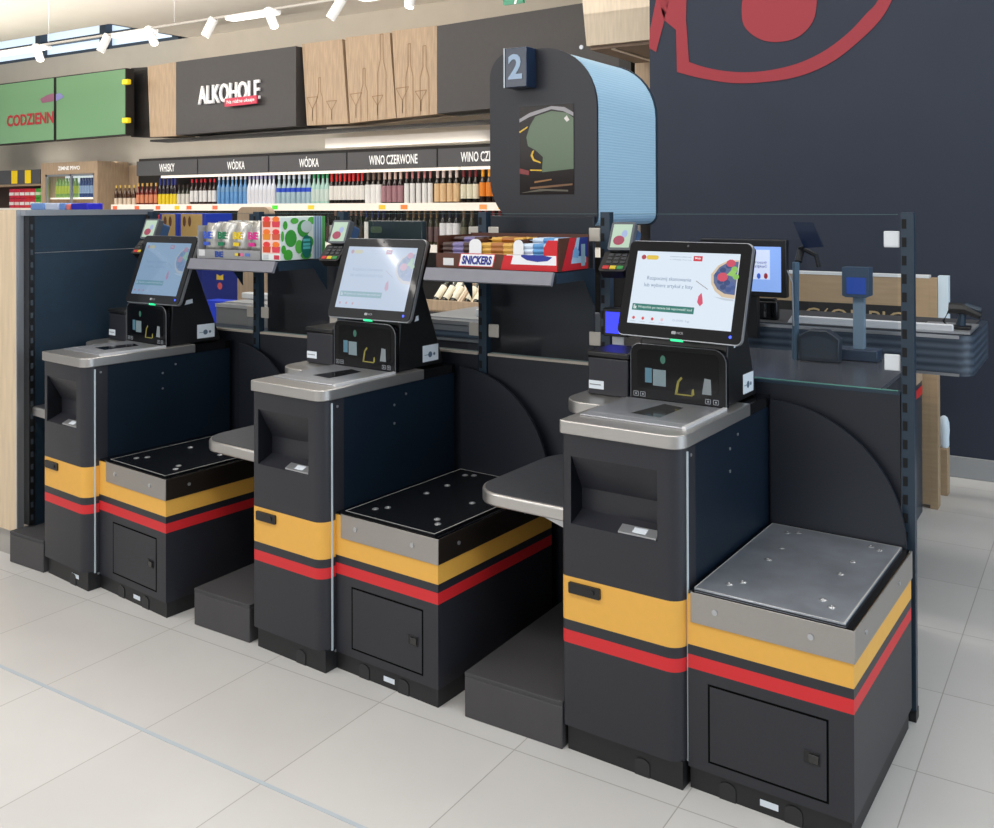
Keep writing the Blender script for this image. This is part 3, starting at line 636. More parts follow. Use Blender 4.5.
    MB().slab(F, rect(S(-.018),S(.02),-h-.004,-h+.002), -.012,-.002).build('status_light', mat('status_green', (40,220,140), .3, emit=1.0), mo)
    # --- basket tray on the left flank
    tr = MB().zprism(rrect([-.735,-.745,-.80][k],X0-.0015,.055,.58,[.11,0,0,.13],8), .604, .643, 0, True).build('basket_tray', M['steel2'], t, bevel=.006)
    MB().zprism(rrect([-.726,-.736,-.79][k],X0-.0015,.064,.571,[.1,0,0,.12],8), .6432, .645, 0, True).build('tray_top', mat('tray_top_dark', (96,98,104), .4, .6, noise=.06, nscale=60), tr)
    MB().prism([(-.54,.1,.6035),(X0-.0015,.1,.6035),(X0-.0015,.5,.6035),(-.54,.5,.6035)],[(-.42,.12,.558),(X0-.0015,.12,.558),(X0-.0015,.45,.558),(-.42,.45,.558)]).build('tray_bracket', M['white'], tr)
    if k == 2: MB().flat(YF(.014), rect(-.13,-.075,.03,.046), .001).build('code_sticker', M['sticker'], pl)
    return t
kl = ['nearest self-checkout kiosk at right with berries on its bright screen','middle self-checkout kiosk with a white streak across its screen, between the other two','farthest self-checkout kiosk at left beside the dark blue side partition']
kiosks = []
for k in range(3):
    t = make_kiosk(k); t['label'] = kl[k]; place(t, k, KSH[k], KDY[k]); kiosks.append(t)
# --- bagging cabinets
BSH = [.009,.036,.042]
def make_bagging(k):
    t = thing('bagging_cabinet', 'x', 'bagging cabinet', (.21,.33,0), 'bagging cabinets')
    X0, X1, Y0, Y1 = .0045, .418, .03, .622; XL = .0045-BSH[k]-(.044 if k == 2 else (.012 if k == 1 else 0))
    mb = MB()
    for z0, z1, a in ((.058,.311,0),(.311,.346,1),(.346,.371,0),(.371,.5,2)): 
        mb.box(XL, X1, Y0, Y1, z0, z1, a)
    mb.build('cabinet', [M['anth'], M['red'], M['yellow']], t)
    pl = MB().box(XL+.002, X1-.008, Y0+.008, Y1-.005, 0, .058).build('plinth', M['dark'], t)
    for x in (.1,.27):
        mb = MB(); arch(mb, x, Y0+.008, 0); mb.build('plinth_arch', ARCHM, pl)
    MB().flat(YF(Y0+.008), rect(.185,.232,.018,.034), .001).build('code_sticker', M['sticker'], pl)
    d = MB().box(.056,.353,Y0-.0012,Y0-.0002,.089,.277).build('door', M['anth'], t, bevel=.001)
    mb = MB()
    for q in (rect(.0505,.056,.0835,.2825),rect(.353,.3585,.0835,.2825),rect(.056,.353,.277,.2825),rect(.056,.353,.0835,.089)): mb.flat(YF(Y0), q, .0006)
    mb.build('door_gap', mat('gap_black', (5,5,6), .9, spec=.1), t)
    l = MB().box(.298,.338,Y0-.0035,Y0-.0014,.166,.196).build('latch', M['black'], d, bevel=.001)
    MB().box(.312,.336,Y0-.008,Y0-.0037,.172,.192).build('latch_knob', M['blackgl'], l, bevel=.001)
    # wrap-round steel band
    fm = MB().box(X0,X1+.004,Y0-.004,Y0-.0005,.43,.507).build('steel_band', M['band'], t, bevel=.001)
    MB().box(X1+.0005,X1+.004,Y0-.0003,Y1,.43,.507).build('side_band', M['band'] if k == 0 else mat('band_dark_reflection', (44,38,34), .3, .3), t, bevel=.001)  # farther stations: dark reflection in the steel painted as its colour
    for x in (.072,.318): MB().yprism(disc(x,.47,.0075,12), Y0-.007, Y0-.004).build('bolt', M['alu'], fm)
    for y in (.12,.46): MB().slab(XF(X1+.004), disc(y,.47,.006,12), 0,.003).build('bolt', M['alu'], fm)
    MB().box(XL+.001,X1-.002,Y0+.004,Y1,.5,.5075).build('scale_bed', M['blackgl'], t)
    pt = MB().box(.008,.396,.042,.615,.5078,.5135).build('scale_plate', M['steelp'] if k == 0 else mat('scale_plate_dark', (22,24,28), .25, .2), t, bevel=.0015)
    mb = MB()
    for q in (rect(.008,.394,.042,.045),rect(.008,.394,.612,.615),rect(.008,.011,.045,.612),rect(.391,.394,.045,.612)): mb.flat(zf(.5135), q, .0004)
    mb.build('plate_rim', mat('bright_rim', (232,230,226), .3, .3), pt)
    for x, y in ((.076,.56),(.105,.575),(.104,.43),(.102,.325),(.076,.11),(.1,.142),(.318,.575),(.345,.56),(.304,.434),(.301,.33),(.311,.146),(.342,.115)):
        MB().lathe([(.011,0),(.009,.0018),(.004,.0022),(.003,.0012)],(x,y,.5136),12).build('dimple', M['alu'], pt)
    # quarter-round guard behind
    ar = [(0.002,.5085)] + [(.405*math.cos(a), .5085+.385*math.sin(a)) for a in [PI/2*k/24 for k in range(25)]]
    MB().yprism(ar, .6235, .634).build('quarter_round_guard', M['anth3'], t)
    return t
bl = ['nearest bagging cabinet at right with shiny scale plate beside the floor aisle','middle bagging cabinet with dark speckled scale plate, attached right of the middle kiosk','farthest bagging cabinet right of the kiosk by the side partition']
for k in range(3): b = make_bagging(k); b['label'] = bl[k]; place(b, k, BSH[k])
# --- low platforms for baskets
for k in range(3):
    x0 = [-.705,-.675,-.625][k]-P*k; x1 = [-.373,-.388,-.38][k]-P*k
    t = thing('basket_platform', ['low dark basket platform between the nearest and middle kiosks','low dark basket platform left of the middle kiosk','low dark basket platform at the far left beside the oak end board'][k], 'platform', ((x0+x1)/2,.3,0), 'low basket platforms')
    MB().box(x0,x1,.012,.6,0,.118).build('base', M['fdark'], t, bevel=.003)
    MB().box(x0,x1,.012,.6,.1182,.131).build('rubber_top', M['rubber'], t, bevel=.002)
# --- receipt printers on the side ledges
def make_printer():
    t = thing('receipt_printer', 'x', 'receipt printer', (-.41,.43,.9045), 'receipt printers')
    MB().box(-.488,-.345,.352,.5,.906,1.022).build('body', M['anth'], t, bevel=.004)
    l = MB().box(-.492,-.341,.348,.504,1.024,1.042).build('lid', M['black'], t, bevel=.005)
    MB().box(-.482,-.352,.356,.49,.9045,.906).build('foot', M['black'], t)
    MB().flat(YF(.352), rect(-.484,-.43,.924,.95), .0015).build('sticker', M['sticker'], t)
    MB().flat(YF(.352), rect(-.481,-.44,.936,.939), .002).build('sticker_print', cm((120,126,132)), t)
    return t
p0 = make_printer(); ps = [p0, dup(p0), dup(p0)]
for k in range(3):
    q = ps[k]; place(q, k, KSH[k], KDY[k])
    q['label'] = ['dark receipt printer on the side ledge of the nearest kiosk','dark receipt printer on the side ledge of the middle kiosk','dark receipt printer on the side ledge of the farthest kiosk'][k]
# ---------------------------------------------------------- slotted uprights, panels, glass
def make_post(x, label):
    t = thing('slotted_post', label, 'post', (x,.655,0), 'slotted shelving posts')
    MB().box(x-.019,x+.019,.638,.68,0,.03).build('base_plate', M['black'], t)
    mb = MB().box(x-.018,x+.018,.642,.672,.03,1.475)
    for k in range(26):
        z = .09+k*.0535; mb.flat(YF(.642), rect(x-.015,x-.002, z, z+.028), .0008, 1)
    mb.build('upright', [M['blueg'], mat('slot_shadow', (6,6,8), .8)], t)
    return t
PX = [.427,-.567,-1.085,-1.80,-2.30,-3.03]
pl_ = ['slotted dark post at the right end of the row beside the aisle','slotted dark post behind the nearest kiosk monitor carrying a card terminal','slotted dark post at the left end of the chocolate bar shelf','slotted dark post behind the middle kiosk monitor','slotted dark post left of the shelf with green carton','slotted dark post at the far corner of the side partition']
for x, l in zip(PX, pl_): make_post(x, l)
secs = [(-.567,.427),(-1.085,-.567),(-1.80,-1.085),(-2.30,-1.80),(-3.03,-2.30)]
nm = ['behind the nearest kiosk','under the chocolate bar shelf','behind the middle kiosk','under the shelf with green carton','behind the farthest kiosk']
for i, (a, b) in enumerate(secs):
    t = thing('back_panel', 'dark lower back panel with pale top rail '+nm[i], 'panel', ((a+b)/2,.655,0), 'lower back panels')
    MB().box(a+.0225,b-.0225,.645,.66,.0,.94).build('panel', M['anth3'], t)
    MB().box(a+.0225,b-.0225,.6425,.668,.9405,.949).build('top_rail', mat('rail_beige', (186,176,164), .45) if i else M['blueg'], t)
    gp = thing('glass_panel', 'clear glass panel with square clips '+nm[i].replace('under','around'), 'glass panel', ((a+b)/2,.657,.95), 'glass panels between the posts')
    MB().flat(YF(.657), rect(a+.03,b-.03,.952,1.468), 0).build('pane', M['glass'], gp)
    MB().box(a+.03,b-.03,.6538,.6602,.9495,.952).build('polished_edge', M['glass_edge'] if i == 0 else mat('glass_edge_grey',(120,140,140),.3), gp)
    MB().box(a+.03,b-.03,.654,.660,1.468,1.4695).build('polished_edge', mat('glass_edge_dim',(70,98,100),.3), gp)
    for x in (a+.0225, b-.0225-.045):
        for z in (1.01,1.372): MB().box(x,x+.045,.648,.6535,z,z+.048).build('clip', M['clipw'] if i == 0 else M['clip'], gp, bevel=.003)
# side partition closing the row at the left
t = thing('side_partition', 'dark blue side partition with grey top trim left of the farthest kiosk', 'partition', (-3.07,.35,0))
mb = MB().box(-3.085,-3.055,.1,.636,.02,1.30).box(-3.085,-3.055,.1,.636,1.303,1.462); mb.build('panel', M['blueg'], t)
MB().box(-3.09,-3.05,.06,.675,1.4625,1.487).build('top_trim', M['alu'], t)
mb = MB().box(-3.09,-3.05,.075,.099,.14,1.4623)
for k in range(24): mb.flat(XF(-3.05), rect(.081,.092,.16+k*.054,.183+k*.054), .0008, 1)
mb.build('upright', [M['black'], mat('slot_light', (60,70,80), .6)], t)
t = thing('end_board', 'pale oak end board standing left of the side partition', 'end board', (-3.4,.05,0))
MB().box(-4.2,-3.095,.045,.075,.112,1.487).build('board', M['woode'], t)
MB().box(-3.0948,-3.088,.045,.074,.112,1.487).build('edge_trim', M['alu'], t)
MB().box(-4.2,-3.11,.06,.3,0,.111).build('stone_plinth', M['stone'], t)
# ---------------------------------------------------------- shelves with goods
def make_shelf(x0, x1, label):
    t = thing('goods_shelf', label, 'shelf', ((x0+x1)/2,.45,1.25), 'goods shelves on the posts')
    MB().box(x0,x1,.375,.636,1.262,1.28).build('shelf_board', M['blueg'], t)
    MB().prism([(x0,.345,1.243),(x1,.345,1.243),(x1,.362,1.284),(x0,.362,1.284)],[(x0,.356,1.238),(x1,.356,1.238),(x1,.374,1.281),(x0,.374,1.281)]).build('price_rail', M['shelfm'], t)
    for x in (x0-.0045, x1+.0005): MB().xprism([(.376,1.2805),(.376,1.245),(.56,1.245),(.636,1.15),(.636,1.2805)], x, x+.004).build('bracket', M['blueg'], t)
    return t
make_shelf(-1.125,-.607,'grey shelf carrying chocolate bars between the nearest and middle monitors')
make_shelf(-2.375,-1.872,'grey shelf carrying green carton and silver bags right of the far monitor')
ZB = 1.2842
# chocolate display
brown = cm((84,46,30),.5)
t = thing('chocolate_display_box', 'brown and red cardboard display box with SNICKERS lettering on the right shelf', 'display box', (-.85,.48,ZB))
f0, bk = .382, .585
bxs = MB()
def wall_y(mb, pts, y, th=.004): mb.yprism(pts, y, y+th)
wall_y(bxs, [(-1.096,ZB),(-.80,ZB),(-.80,1.335),(-1.096,1.335)], f0)                 # low brown front
wall_y(bxs, [(-1.096,ZB),(-.60,ZB),(-.60,1.40),(-1.096,1.40)], bk)                      # back
bxs.box(-1.096,-1.092,f0+.004,bk,ZB,1.395); bxs.box(-1.092,-.604,f0+.004,bk,ZB,ZB+.003)
bxs.build('brown_tray', brown, t)
MB().yprism([(-.80,ZB),(-.604,ZB),(-.604,1.385),(-.64,1.385),(-.655,1.36),(-.655,1.335),(-.80,1.335)], f0, f0+.004).build('red_white_front', cm((206,24,36)), t)
F = YF(f0)
MB().flat(F, [(-.775,1.304),(-.607,1.304),(-.607,1.335),(-.68,1.335),(-.80,1.3355),(-.80,1.305)], .0008).build('white_panel', cm((240,240,244)), t)
MB().flat(F, [(-.742,1.336),(-.742,1.330),(-.72,1.319),(-.68,1.314),(-.64,1.318),(-.622,1.330),(-.655,1.336)], .0014).build('blue_wave', cm((36,50,150)), t)
MB().flat(F, [(-.80,ZB),(-.604,ZB),(-.604,1.302),(-.784,1.302),(-.774,1.333),(-.81,1.333),(-.824,ZB)], .0010).build('red_corner', cm((206,24,36)), t)
sl = [(-1.0,1.291),(-.855,1.291),(-.843,1.336),(-.988,1.336)]
MB().flat(F, sl, .0012).build('logo_border', cm((214,40,50)), t)
MB().flat(F, [(-.996,1.2935),(-.858,1.2935),(-.8475,1.3335),(-.986,1.3335)], .0018).build('logo_plate', cm((246,246,250)), t)
text('logo_lettering', 'SNICKERS', F, -.985,-.858,1.2985,1.3285, cm((40,50,140)), t, .05, .0024, 0, .25)
MB().flat(F, rect(-1.065,-1.02,1.293,1.318), .0012).build('barcode', cm((220,220,220)), t)
for k in range(2): mb = MB(); mb.yprism([(x, z) for x, z in rrect([-.955,-.775,-.66][k], [-.905,-.735,-.655][k], 1.336, 1.385, [0,0,.02,.02][0:4] if k < 2 else 0)], f0+.001, f0+.004); mb.build('divider_tab', cm((234,234,236)), t)
for xx in (-.93,-.765): MB().box(xx,xx+.003,f0+.006,bk-.002,ZB+.004,1.385).build('divider', brown, t)
# right-hand printed end
sd = MB().box(-.604,-.6,f0+.0045,bk,ZB,1.392).build('printed_end', brown, t)
E_ = XF(-.6); yy = lambda a: f0+.0045+a*(bk-f0-.0045); zz_ = lambda b: ZB+b*(1.392-ZB)
def ge(n, ol, c, d): MB().flat(E_, [(yy(a), zz_(b)) for a, b in ol], d).build(n, cm(c), sd)
ge('red_print', [(.08,0),(.97,0),(.97,.35),(.5,.35),(.62,.99),(.35,.99)], (206,28,40), .0006)
ge('pale_blue_print', [(.38,.2),(.9,.2),(.9,.99),(.58,.99)], (170,206,236), .001)
ge('blue_print', [(.6,.42),(.97,.38),(.97,.99),(.68,.99)], (30,50,140), .0014)
ge('ice_print', [(.42,.4),(.62,.36),(.66,.55),(.55,.72),(.45,.6)], (120,176,226), .0018)
ge('pale_tag', [(.72,.1),(.86,.1),(.86,.78),(.72,.78)], (150,186,206), .002)
# bars
def bar_mesh(name, c1, c2, x0, x1, y, z):
    L_ = x1-x0
    mb = MB(); sec = [(-.011,0),(.011,0),(.015,.008),(.010,.016),(-.010,.016),(-.015,.008)]
    mb.prism([(x0+.012,y+a,z+b) for a,b in sec],[(x1-.012,y+a,z+b) for a,b in sec])
    mb.box(x0,x0+.012,y-.013,y+.013,z+.007,z+.009); mb.box(x1-.012,x1,y-.013,y+.013,z+.007,z+.009)
    o = mb.build(name, cm(c1,.35), origin=((x0+x1)/2,y,z))
    bp = MB().prism([(x0+.055,y+a*1.04,z+b) for a,b in sec],[(x1-.05,y+a*1.04,z+b+.0004) for a,b in sec])
    me = bp.build('wrapper_print', cm(c2,.35), o)
    return o
kinds = [('chocolate_bar',(58,30,24),(122,112,160),-1.086,-.936,'dark brown chocolate bar with pale lilac print','left'),
         ('chocolate_bar',(214,166,72),(170,104,44),-.925,-.77,'golden chocolate bar with brown print','middle'),
         ('chocolate_bar',(206,222,240),(86,150,206),-.757,-.61,'white and blue coconut bar','right')]
for n, c1, c2, x0, x1, d, comp in kinds:
    pr = None
    for j in range(6):
        for i in range(5):
            y = f0+.022+i*.033 + (0 if True else 0); z = ZB+.005+j*.0168
            top = 6 if i > 1 else 5
            if comp == 'left': top -= 0
            if j >= top: continue
            if pr is None: pr = bar_mesh(n, c1, c2, x0, x1, y, z); b = pr; bx, by, bz = b.location
            else: b = dup(pr); b.location = (bx, y, z)
            tag(b, '%s, %s layer up, %s row back' % (d, ORD[j], ORD[i]), 'chocolate bar', d.replace('bar','bars')+' in the display box')
# silver snack bag display
t = thing('snack_display_tray', 'grey cardboard tray with BE lettering holding silver snack bags', 'display box', (-2.17,.48,ZB))
sx0, sx1 = -2.362, -1.985
MB().box(sx0,sx1,.385,.388,ZB,1.322).box(sx0,sx0+.003,.388,.58,ZB,1.42).box(sx1-.003,sx1,.388,.58,ZB,1.44).box(sx0,sx1,.58,.583,ZB,1.43).box(sx0,sx1,.388,.58,ZB,ZB+.002).build('tray', cm((150,150,152)), t)
F = YF(.385)
MB().flat(F, rect(sx0+.012,sx0+.05,1.294,1.32), .001).build('barcode', cm((214,214,216)), t)
text('tray_lettering', 'BE', F, -2.25,-2.2,1.291,1.315, cm((40,70,150)), t, .05, .0014)
for x,c in ((-2.13,(226,200,70)),(-2.11,(220,110,150)),(-2.07,(90,120,190))): MB().flat(F, rect(x,x+.03,1.298,1.31), .0012).build('tray_print', cm(c), t)
bagc = [((60,90,190),'blue'),((20,120,80),'green'),((226,196,40),'yellow'),((216,40,140),'pink')]
def bagmesh(x0, x1, y, z0, z1, rnd):
    mb = MB(); n = 6; W_ = x1-x0; rows = []
    for j in range(7):
        f = j/6; th = .028*math.sin(PI*min(1,max(.02,f*.96+.02)))**.6; z = z0+(z1-z0)*f
        rows.append(([(x0+W_*i/n + (rnd.uniform(-.004,.004) if 0<i<n else 0), y-th*math.sin(PI*i/n)**.5-rnd.uniform(0,.006)-.001 if 0<i<n else y, z+rnd.uniform(-.003,.003)) for i in range(n+1)],
                     [(x0+W_*i/n, y+th*(math.sin(PI*i/n)**.5 if 0<i<n else 0)+(.0 if 0<i<n else .001), z) for i in range(n+1)]))
    V = [[[mb.bm.verts.new(p) for p in side] for side in r] for r in rows]
    for a, b in zip(V, V[1:]):
        for s in (0,1):
            for i in range(n):
                q = [a[s][i],a[s][i+1],b[s][i+1],b[s][i]]; mb._f(q if s == 0 else q[::-1], 0, True)
        for i in (0,n):
            mb._f([a[0][i],b[0][i],b[1][i],a[1][i]] if i == 0 else [a[0][i],a[1][i],b[1][i],b[0][i]], 0)
    for r, fl in ((V[0],1),(V[-1],0)):
        mb._f((r[0]+r[1][::-1]) if not fl else (r[0]+r[1][::-1])[::-1], 0)
    return mb
foil = mat('silver_foil', (206,204,198), .28, .75, noise=.2, nscale=40, bump=.4)
rnd = random.Random(5)
for i, (c, n) in enumerate(bagc):
    for j in range(3):
        x0 = sx0+.008+i*.0915; x1 = x0+.088; y = .432+j*.054
        b = bagmesh(x0, x1, y, ZB+.003, 1.43+.004*j+.006*(i==3), rnd).build('snack_bag', foil, None, 0, (x0+.044,y,ZB+.003))
        F2 = Frame((x0,y-.0335,0),(1,0,0),(0,0,1)); cc = cm(c)
        text('bag_lettering', 'BE', F2, .012,.064,1.365,1.395, cc, b, .05, .0); 
        lt = [o for o in SC.objects if o.parent == b][-1]; 
        lt.data.transform(Matrix.Translation(-Vector(b.location))) if False else None
        MB().flat(F2, rect(.014,.05,1.337,1.352), .0).build('bag_print', cc, b)
        tag(b, 'silver snack bag with %s lettering, %s from front in the grey tray' % (n, ORD[j]), 'snack bag', 'silver snack bags in the grey tray')
# green carton
t = thing('carton', 'tall white carton with green leaf spots beside the silver snack bags', 'carton', (-1.83,.48,ZB))
cx0, cx1, cz = -1.976, -1.872, 1.458
MB().box(cx0,cx1,.386,.630,ZB,cz).build('box', cm((232,240,236)), t, bevel=.002)
F = YF(.386)
MB().flat(F, rect(cx0+.003,cx1-.003,ZB+.028,cz-.002), .0008).build('fruit_panel', cm((240,200,190)), t)
for j in range(3):
    for i in range(2):
        x = cx0+.03+i*.052; z = ZB+.052+j*.05
        MB().flat(F, [(x-.02,z-.02),(x+.02,z-.02),(x+.023,z+.004),(x-.023,z+.004)], .0012).build('fruit_cup', cm([(206,74,40),(216,60,80)][i] if j != 1 else [(226,140,40),(206,90,60)][i]), t)
        MB().flat(F, disc(x,z+.012,.02,12,.011), .0016).build('cup_top', cm([(226,60,60),(240,120,40)][(i+j)%2]), t)
MB().flat(F, rect(cx0+.01,cx0+.04,ZB+.005,ZB+.024), .0008).build('barcode', cm((200,204,206)), t)
MB().flat(F, rect(cx0+.07,cx0+.1,ZB+.005,ZB+.022), .0008).build('red_mark', cm((206,60,80)), t)
E2 = XF(cx1); gy = lambda a: .388+a*.24; gz = lambda b: ZB+b*(cz-ZB)
for i, (a, b, ra, rb) in enumerate(((.1,.8,.05,.1),(.04,.55,.035,.12),(.22,.5,.13,.2),(.16,.12,.1,.13),(.3,.9,.09,.07),(.5,.72,.14,.2),(.06,.25,.05,.1),(.4,.3,.09,.16),(.62,.4,.1,.14),(.55,.1,.12,.1),(.68,.9,.09,.09))):
    MB().flat(E2, [(gy(min(.72,max(.004,a+x))), gz(min(.99,max(.01,b+z)))) for x, z in disc(0,0,ra,14,rb)], .0008+.0002*i).build('leaf_spot', cm([(70,170,56),(90,184,72),(60,156,60)][i%3]), t)
MB().flat(E2, [(gy(a), gz(b)) for a, b in disc(.56,.3,.12,18,.27)], .0036).build('label_oval', cm((20,110,100)), t)
for b_ in (.42,.32,.24): MB().flat(E2, [(gy(a), gz(b)) for a, b in rect(.48,.64,b_,b_+.06)], .0042).build('label_print', cm((90,190,190)), t)
MB().flat(E2, [(gy(a), gz(b)) for a, b in disc(.56,.76,.13,18,.14)], .0036).build('white_oval', cm((200,214,210)), t)
MB().flat(E2, [(gy(a), gz(b)) for a, b in rect(.73,.93,.0,1)], .0008).build('side_print', cm((170,192,208)), t)
for a in (.76,.82,.88): MB().flat(E2, [(gy(q), gz(b)) for q, b in rect(a,a+.025,.0,1)], .0012).build('side_stripe', cm((110,140,180)), t)
MB().flat(E2, [(gy(a), gz(b)) for a, b in rect(.93,.998,.0,1)], .0008).build('green_side_band', cm((80,170,80)), t)
# ---------------------------------------------------------- card terminals on the posts
def make_terminal(x, label):
    t = thing('card_terminal', label, 'card terminal', (x,.55,1.36), 'card terminals')
    F = Frame((x+.006,.50,1.40), Vector((.985,.17,0)), Vector((.055,.30,.95)))
    MB().slab(F, rrect(-.040,.040,-.048,.046,.007), -.03, 0).build('display_housing', mat('terminal_grey',(90,94,100),.4), t)
    MB().flat(F, rect(-.032,.032,-.040,.038), .001).build('display', mat('terminal_screen',(170,190,172),.2,emit=.3), t)
    MB().flat(F, disc(-.006,-.016,.019,14,.016), .0016).build('raspberry_picture', cm((150,60,84),.4,.2), t)
    MB().flat(F, disc(.010,.006,.010,10,.013), .0014).build('flower_picture', cm((150,164,200),.4,.2), t)
    K = Frame((x+.0,.478,1.322), Vector((.985,.17,0)), Vector((.03,.62,.78)))
    kb = MB().slab(K, rrect(-.050,.040,-.044,.034,.01), -.04, 0).build('keypad_housing', M['black'], t)
    for j in range(3):
        for i in range(3): MB().slab(K, rect(-.032+i*.023,-.017+i*.023,-.014+j*.014,-.005+j*.014), 0, .003).build('key', cm((60,62,66)), kb)
    for i, c in enumerate(((190,40,44),(206,180,40),(50,140,70))): MB().slab(K, rect(-.038+i*.024,-.018+i*.024,-.036,-.024), 0, .003).build('colour_key', cm(c,.4,.1), kb)
    MB().slab(F, rrect(-.010,.041,-.07,.034,.012), -.075, -.031).build('rear_shell', cm((60,90,130)), t)
    MB().tube([(x+.01,.565,1.36),(x-.02,.60,1.36),(x-.1,.640,1.36)], .012).build('mount_arm', M['black'], t)
    MB().tube([(x+.005,.55,1.30),(x+.02,.575,1.24),(x+.03,.60,1.17),(x+.02,.62,1.10)], .006).build('cable', M['black'], t)
    return t
make_terminal(-.437,'card terminal with pink berry picture behind the nearest monitor')
make_terminal(-1.675,'card terminal with coloured keys behind the middle monitor')
make_terminal(-2.84,'card terminal half hidden behind the farthest monitor')
t = thing('status_device', 'small dark device with glowing blue display behind the nearest monitor', 'device', (-.515,.61,1.10))
MB().box(-.552,-.46,.598,.64,1.055,1.15).build('housing', M['black'], t, bevel=.003)
MB().flat(YF(.598), rect(-.542,-.470,1.066,1.138), .001).build('display', mat('blue_glow',(52,60,250),.3,emit=1.2), t)
# ============================================================ BEHIND THE ROW
# illuminated number sign
t = thing('number_sign', 'big dark rounded sign box with number 2 plate and pale blue ribbed side', 'sign', (-.92,1.05,1.42))
SY, SD = .80, .52
sx0, sx1, sz0, sz1 = -1.158, -.682, 1.415, 2.095
ol = rrect(sx0, sx1, sz0, sz1, [.19,.045,.235,.1], 10)
MB().yprism(ol, SY, SY+.012).build('front_face', M['anth'], t)
MB().yprism(ol, SY+SD, SY+SD+.012).build('rear_face', M['blueg'], t)
ins = [(sx0+(x-sx0)*.985+.003, sz0+(z-sz0)*.985+.005) for x, z in ol]
MB().yprism(ins, SY+.0125, SY+SD-.0005, 0, True).build('ribbed_shade', M['rib'], t)
F = YF(SY)
dp = MB().flat(F, rect(-1.018,-.779,1.54,1.878), .002).build('acrylic_panel', mat('acrylic_dark',(36,30,28),.15,spec=.2), t)  # glossy acrylic; the scene mirrored in it is painted as flat shapes
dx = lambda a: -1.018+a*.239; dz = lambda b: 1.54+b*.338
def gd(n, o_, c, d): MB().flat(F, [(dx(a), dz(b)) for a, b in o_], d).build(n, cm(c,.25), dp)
gd('green_reflection', [(.42,.25),(1,.28),(1,.84),(.88,.9),(.6,.93),(.3,.88),(.2,.78),(.13,.65),(.16,.55),(.3,.5),(.44,.42)], (88,108,82), .003)
gd('grey_reflection', [(0,.82),(.2,.88),(.6,.95),(.82,.92),(1,.86),(1,.9),(.84,.965),(.6,.985),(.2,.925),(0,.86)], (150,146,150), .0034)
gd('yellow_reflection', [(0,.70),(.15,.755),(.16,.775),(0,.72)], (226,180,30), .0036)
gd('yellow_reflection', [(.24,.49),(.28,.5),(.25,.45),(.28,.4),(.4,.365),(.4,.35),(.26,.38),(.21,.44)], (226,180,30), .0036)
gd('yellow_reflection', [(.2,.27),(.42,.265),(.42,.278),(.2,.285)], (226,180,30), .0036)
gd('red_mark', [(0,.24),(.18,.22),(.18,.27),(0,.3)], (130,40,40), .0034)  # belongs to the painted reflection
gd('warm_reflection', [(.28,.13),(.6,.16),(.6,.175),(.28,.15)], (150,104,56), .0034); gd('warm_reflection', [(.2,.06),(.98,.1),(.98,.12),(.2,.085)], (120,84,52), .0034); gd('warm_reflection', [(.02,.02),(.5,.04),(.9,.03),(.9,.05),(.4,.065)], (90,84,70), .0034)
gd('lamp_reflection', [(.83,.84),(.88,.8),(.93,.82),(.88,.87)], (226,220,214), .0038)
# number plate standing off the face
a = at(504,88,SY-.07); b = at(526.5,90,SY-.07); c = at(504,48.5,SY-.07)
npl = MB().box(a.x,b.x,SY-.07,SY-.001,a.z,c.z).build('number_block', mat('number_navy',(26,42,66),.25,coat=.3), t, bevel=.002)
PF = YF(SY-.07); text('digit', '2', PF, a.x+.02,b.x-.018,a.z+.03,c.z-.025, cm((150,172,196),.4,.1), npl, .03, .002)
MB().flat(PF, rect(a.x,a.x+.006,a.z,c.z), .003).build('glass_edge', cm((186,196,206),.2), npl)
for x in (a.x-.03, a.x+.3): MB().yprism(disc(x,2.083,.008,10), SY-.006, SY).build('fixing_pin', M['alu'], t) if x > sx0+.1 else None
# dark tall panels behind the glass, below the sign and its neighbour
tag(MB().box(-1.165,-.688,.782,.797,0,1.460).build('room_divider', M['anth3'], bevel=.004, origin=(-.93,.85,0)), 'tall dark board standing under the number two sign', 'divider', 'tall dark dividers')
tag(MB().box(-2.44,-1.90,.83,.87,0,1.262).build('room_divider', M['anth3'], bevel=.004, origin=(-2.17,.85,0)), 'tall dark board below the shelf with green carton', 'divider', 'tall dark dividers')
# ---- right-hand staffed checkout
t = thing('checkout_counter', 'dark staffed checkout counter behind the glass with red stripe on its end', 'counter', (-.3,1.6,0))
MB().box(-.62,.33,.70,1.28,.0,.93).build('front_cabinet', M['anth'], t)
MB().box(-.64,.34,.69,1.29,.9305,.944).build('worktop', mat('worktop_dark',(70,72,78),.25), t, bevel=.002)
eb = MB().box(-1.0,.143,1.60,2.60,.0,.82).build('end_cabinet', M['blueg'], t)
MB().box(.1435,.145,1.60,2.60,.575,.615).build('red_stripe', M['red'], eb)
MB().box(.1435,.145,1.60,2.60,.64,.715).build('oak_band', M['wood'], eb)
MB().box(.1435,.145,1.60,2.60,.716,.80).build('white_band', M['white'], eb)
MB().flat(XF(.143), disc(2.265,.365,.1,18,.09), .001).build('round_emblem', cm((214,196,50)), eb)
MB().flat(XF(.143), disc(2.265,.365,.075,18,.07), .002).build('emblem_centre', cm((190,50,50)), eb)
t = thing('conveyor', 'ribbed dark conveyor body with bright rails sticking out past the right post', 'conveyor', (0,1.8,.87))
cy0, cy1, cz0, cz1 = 1.5, 2.03, .862, 1.012
MB().zprism(rrect(-.55,.50,cy0,cy1,[.0,.06,.02,0],6), cz0, cz1, 0, True).build('ribbed_body', M['conv'], t)
MB().box(-.55,.455,cy0-.006,cy0-.0005,cz1-.012,cz1).build('top_rail', M['alu'], t)
MB().box(-.55,.455,cy0-.006,cy0-.0005,cz0,cz0+.01).build('bottom_rail', M['alu'], t)
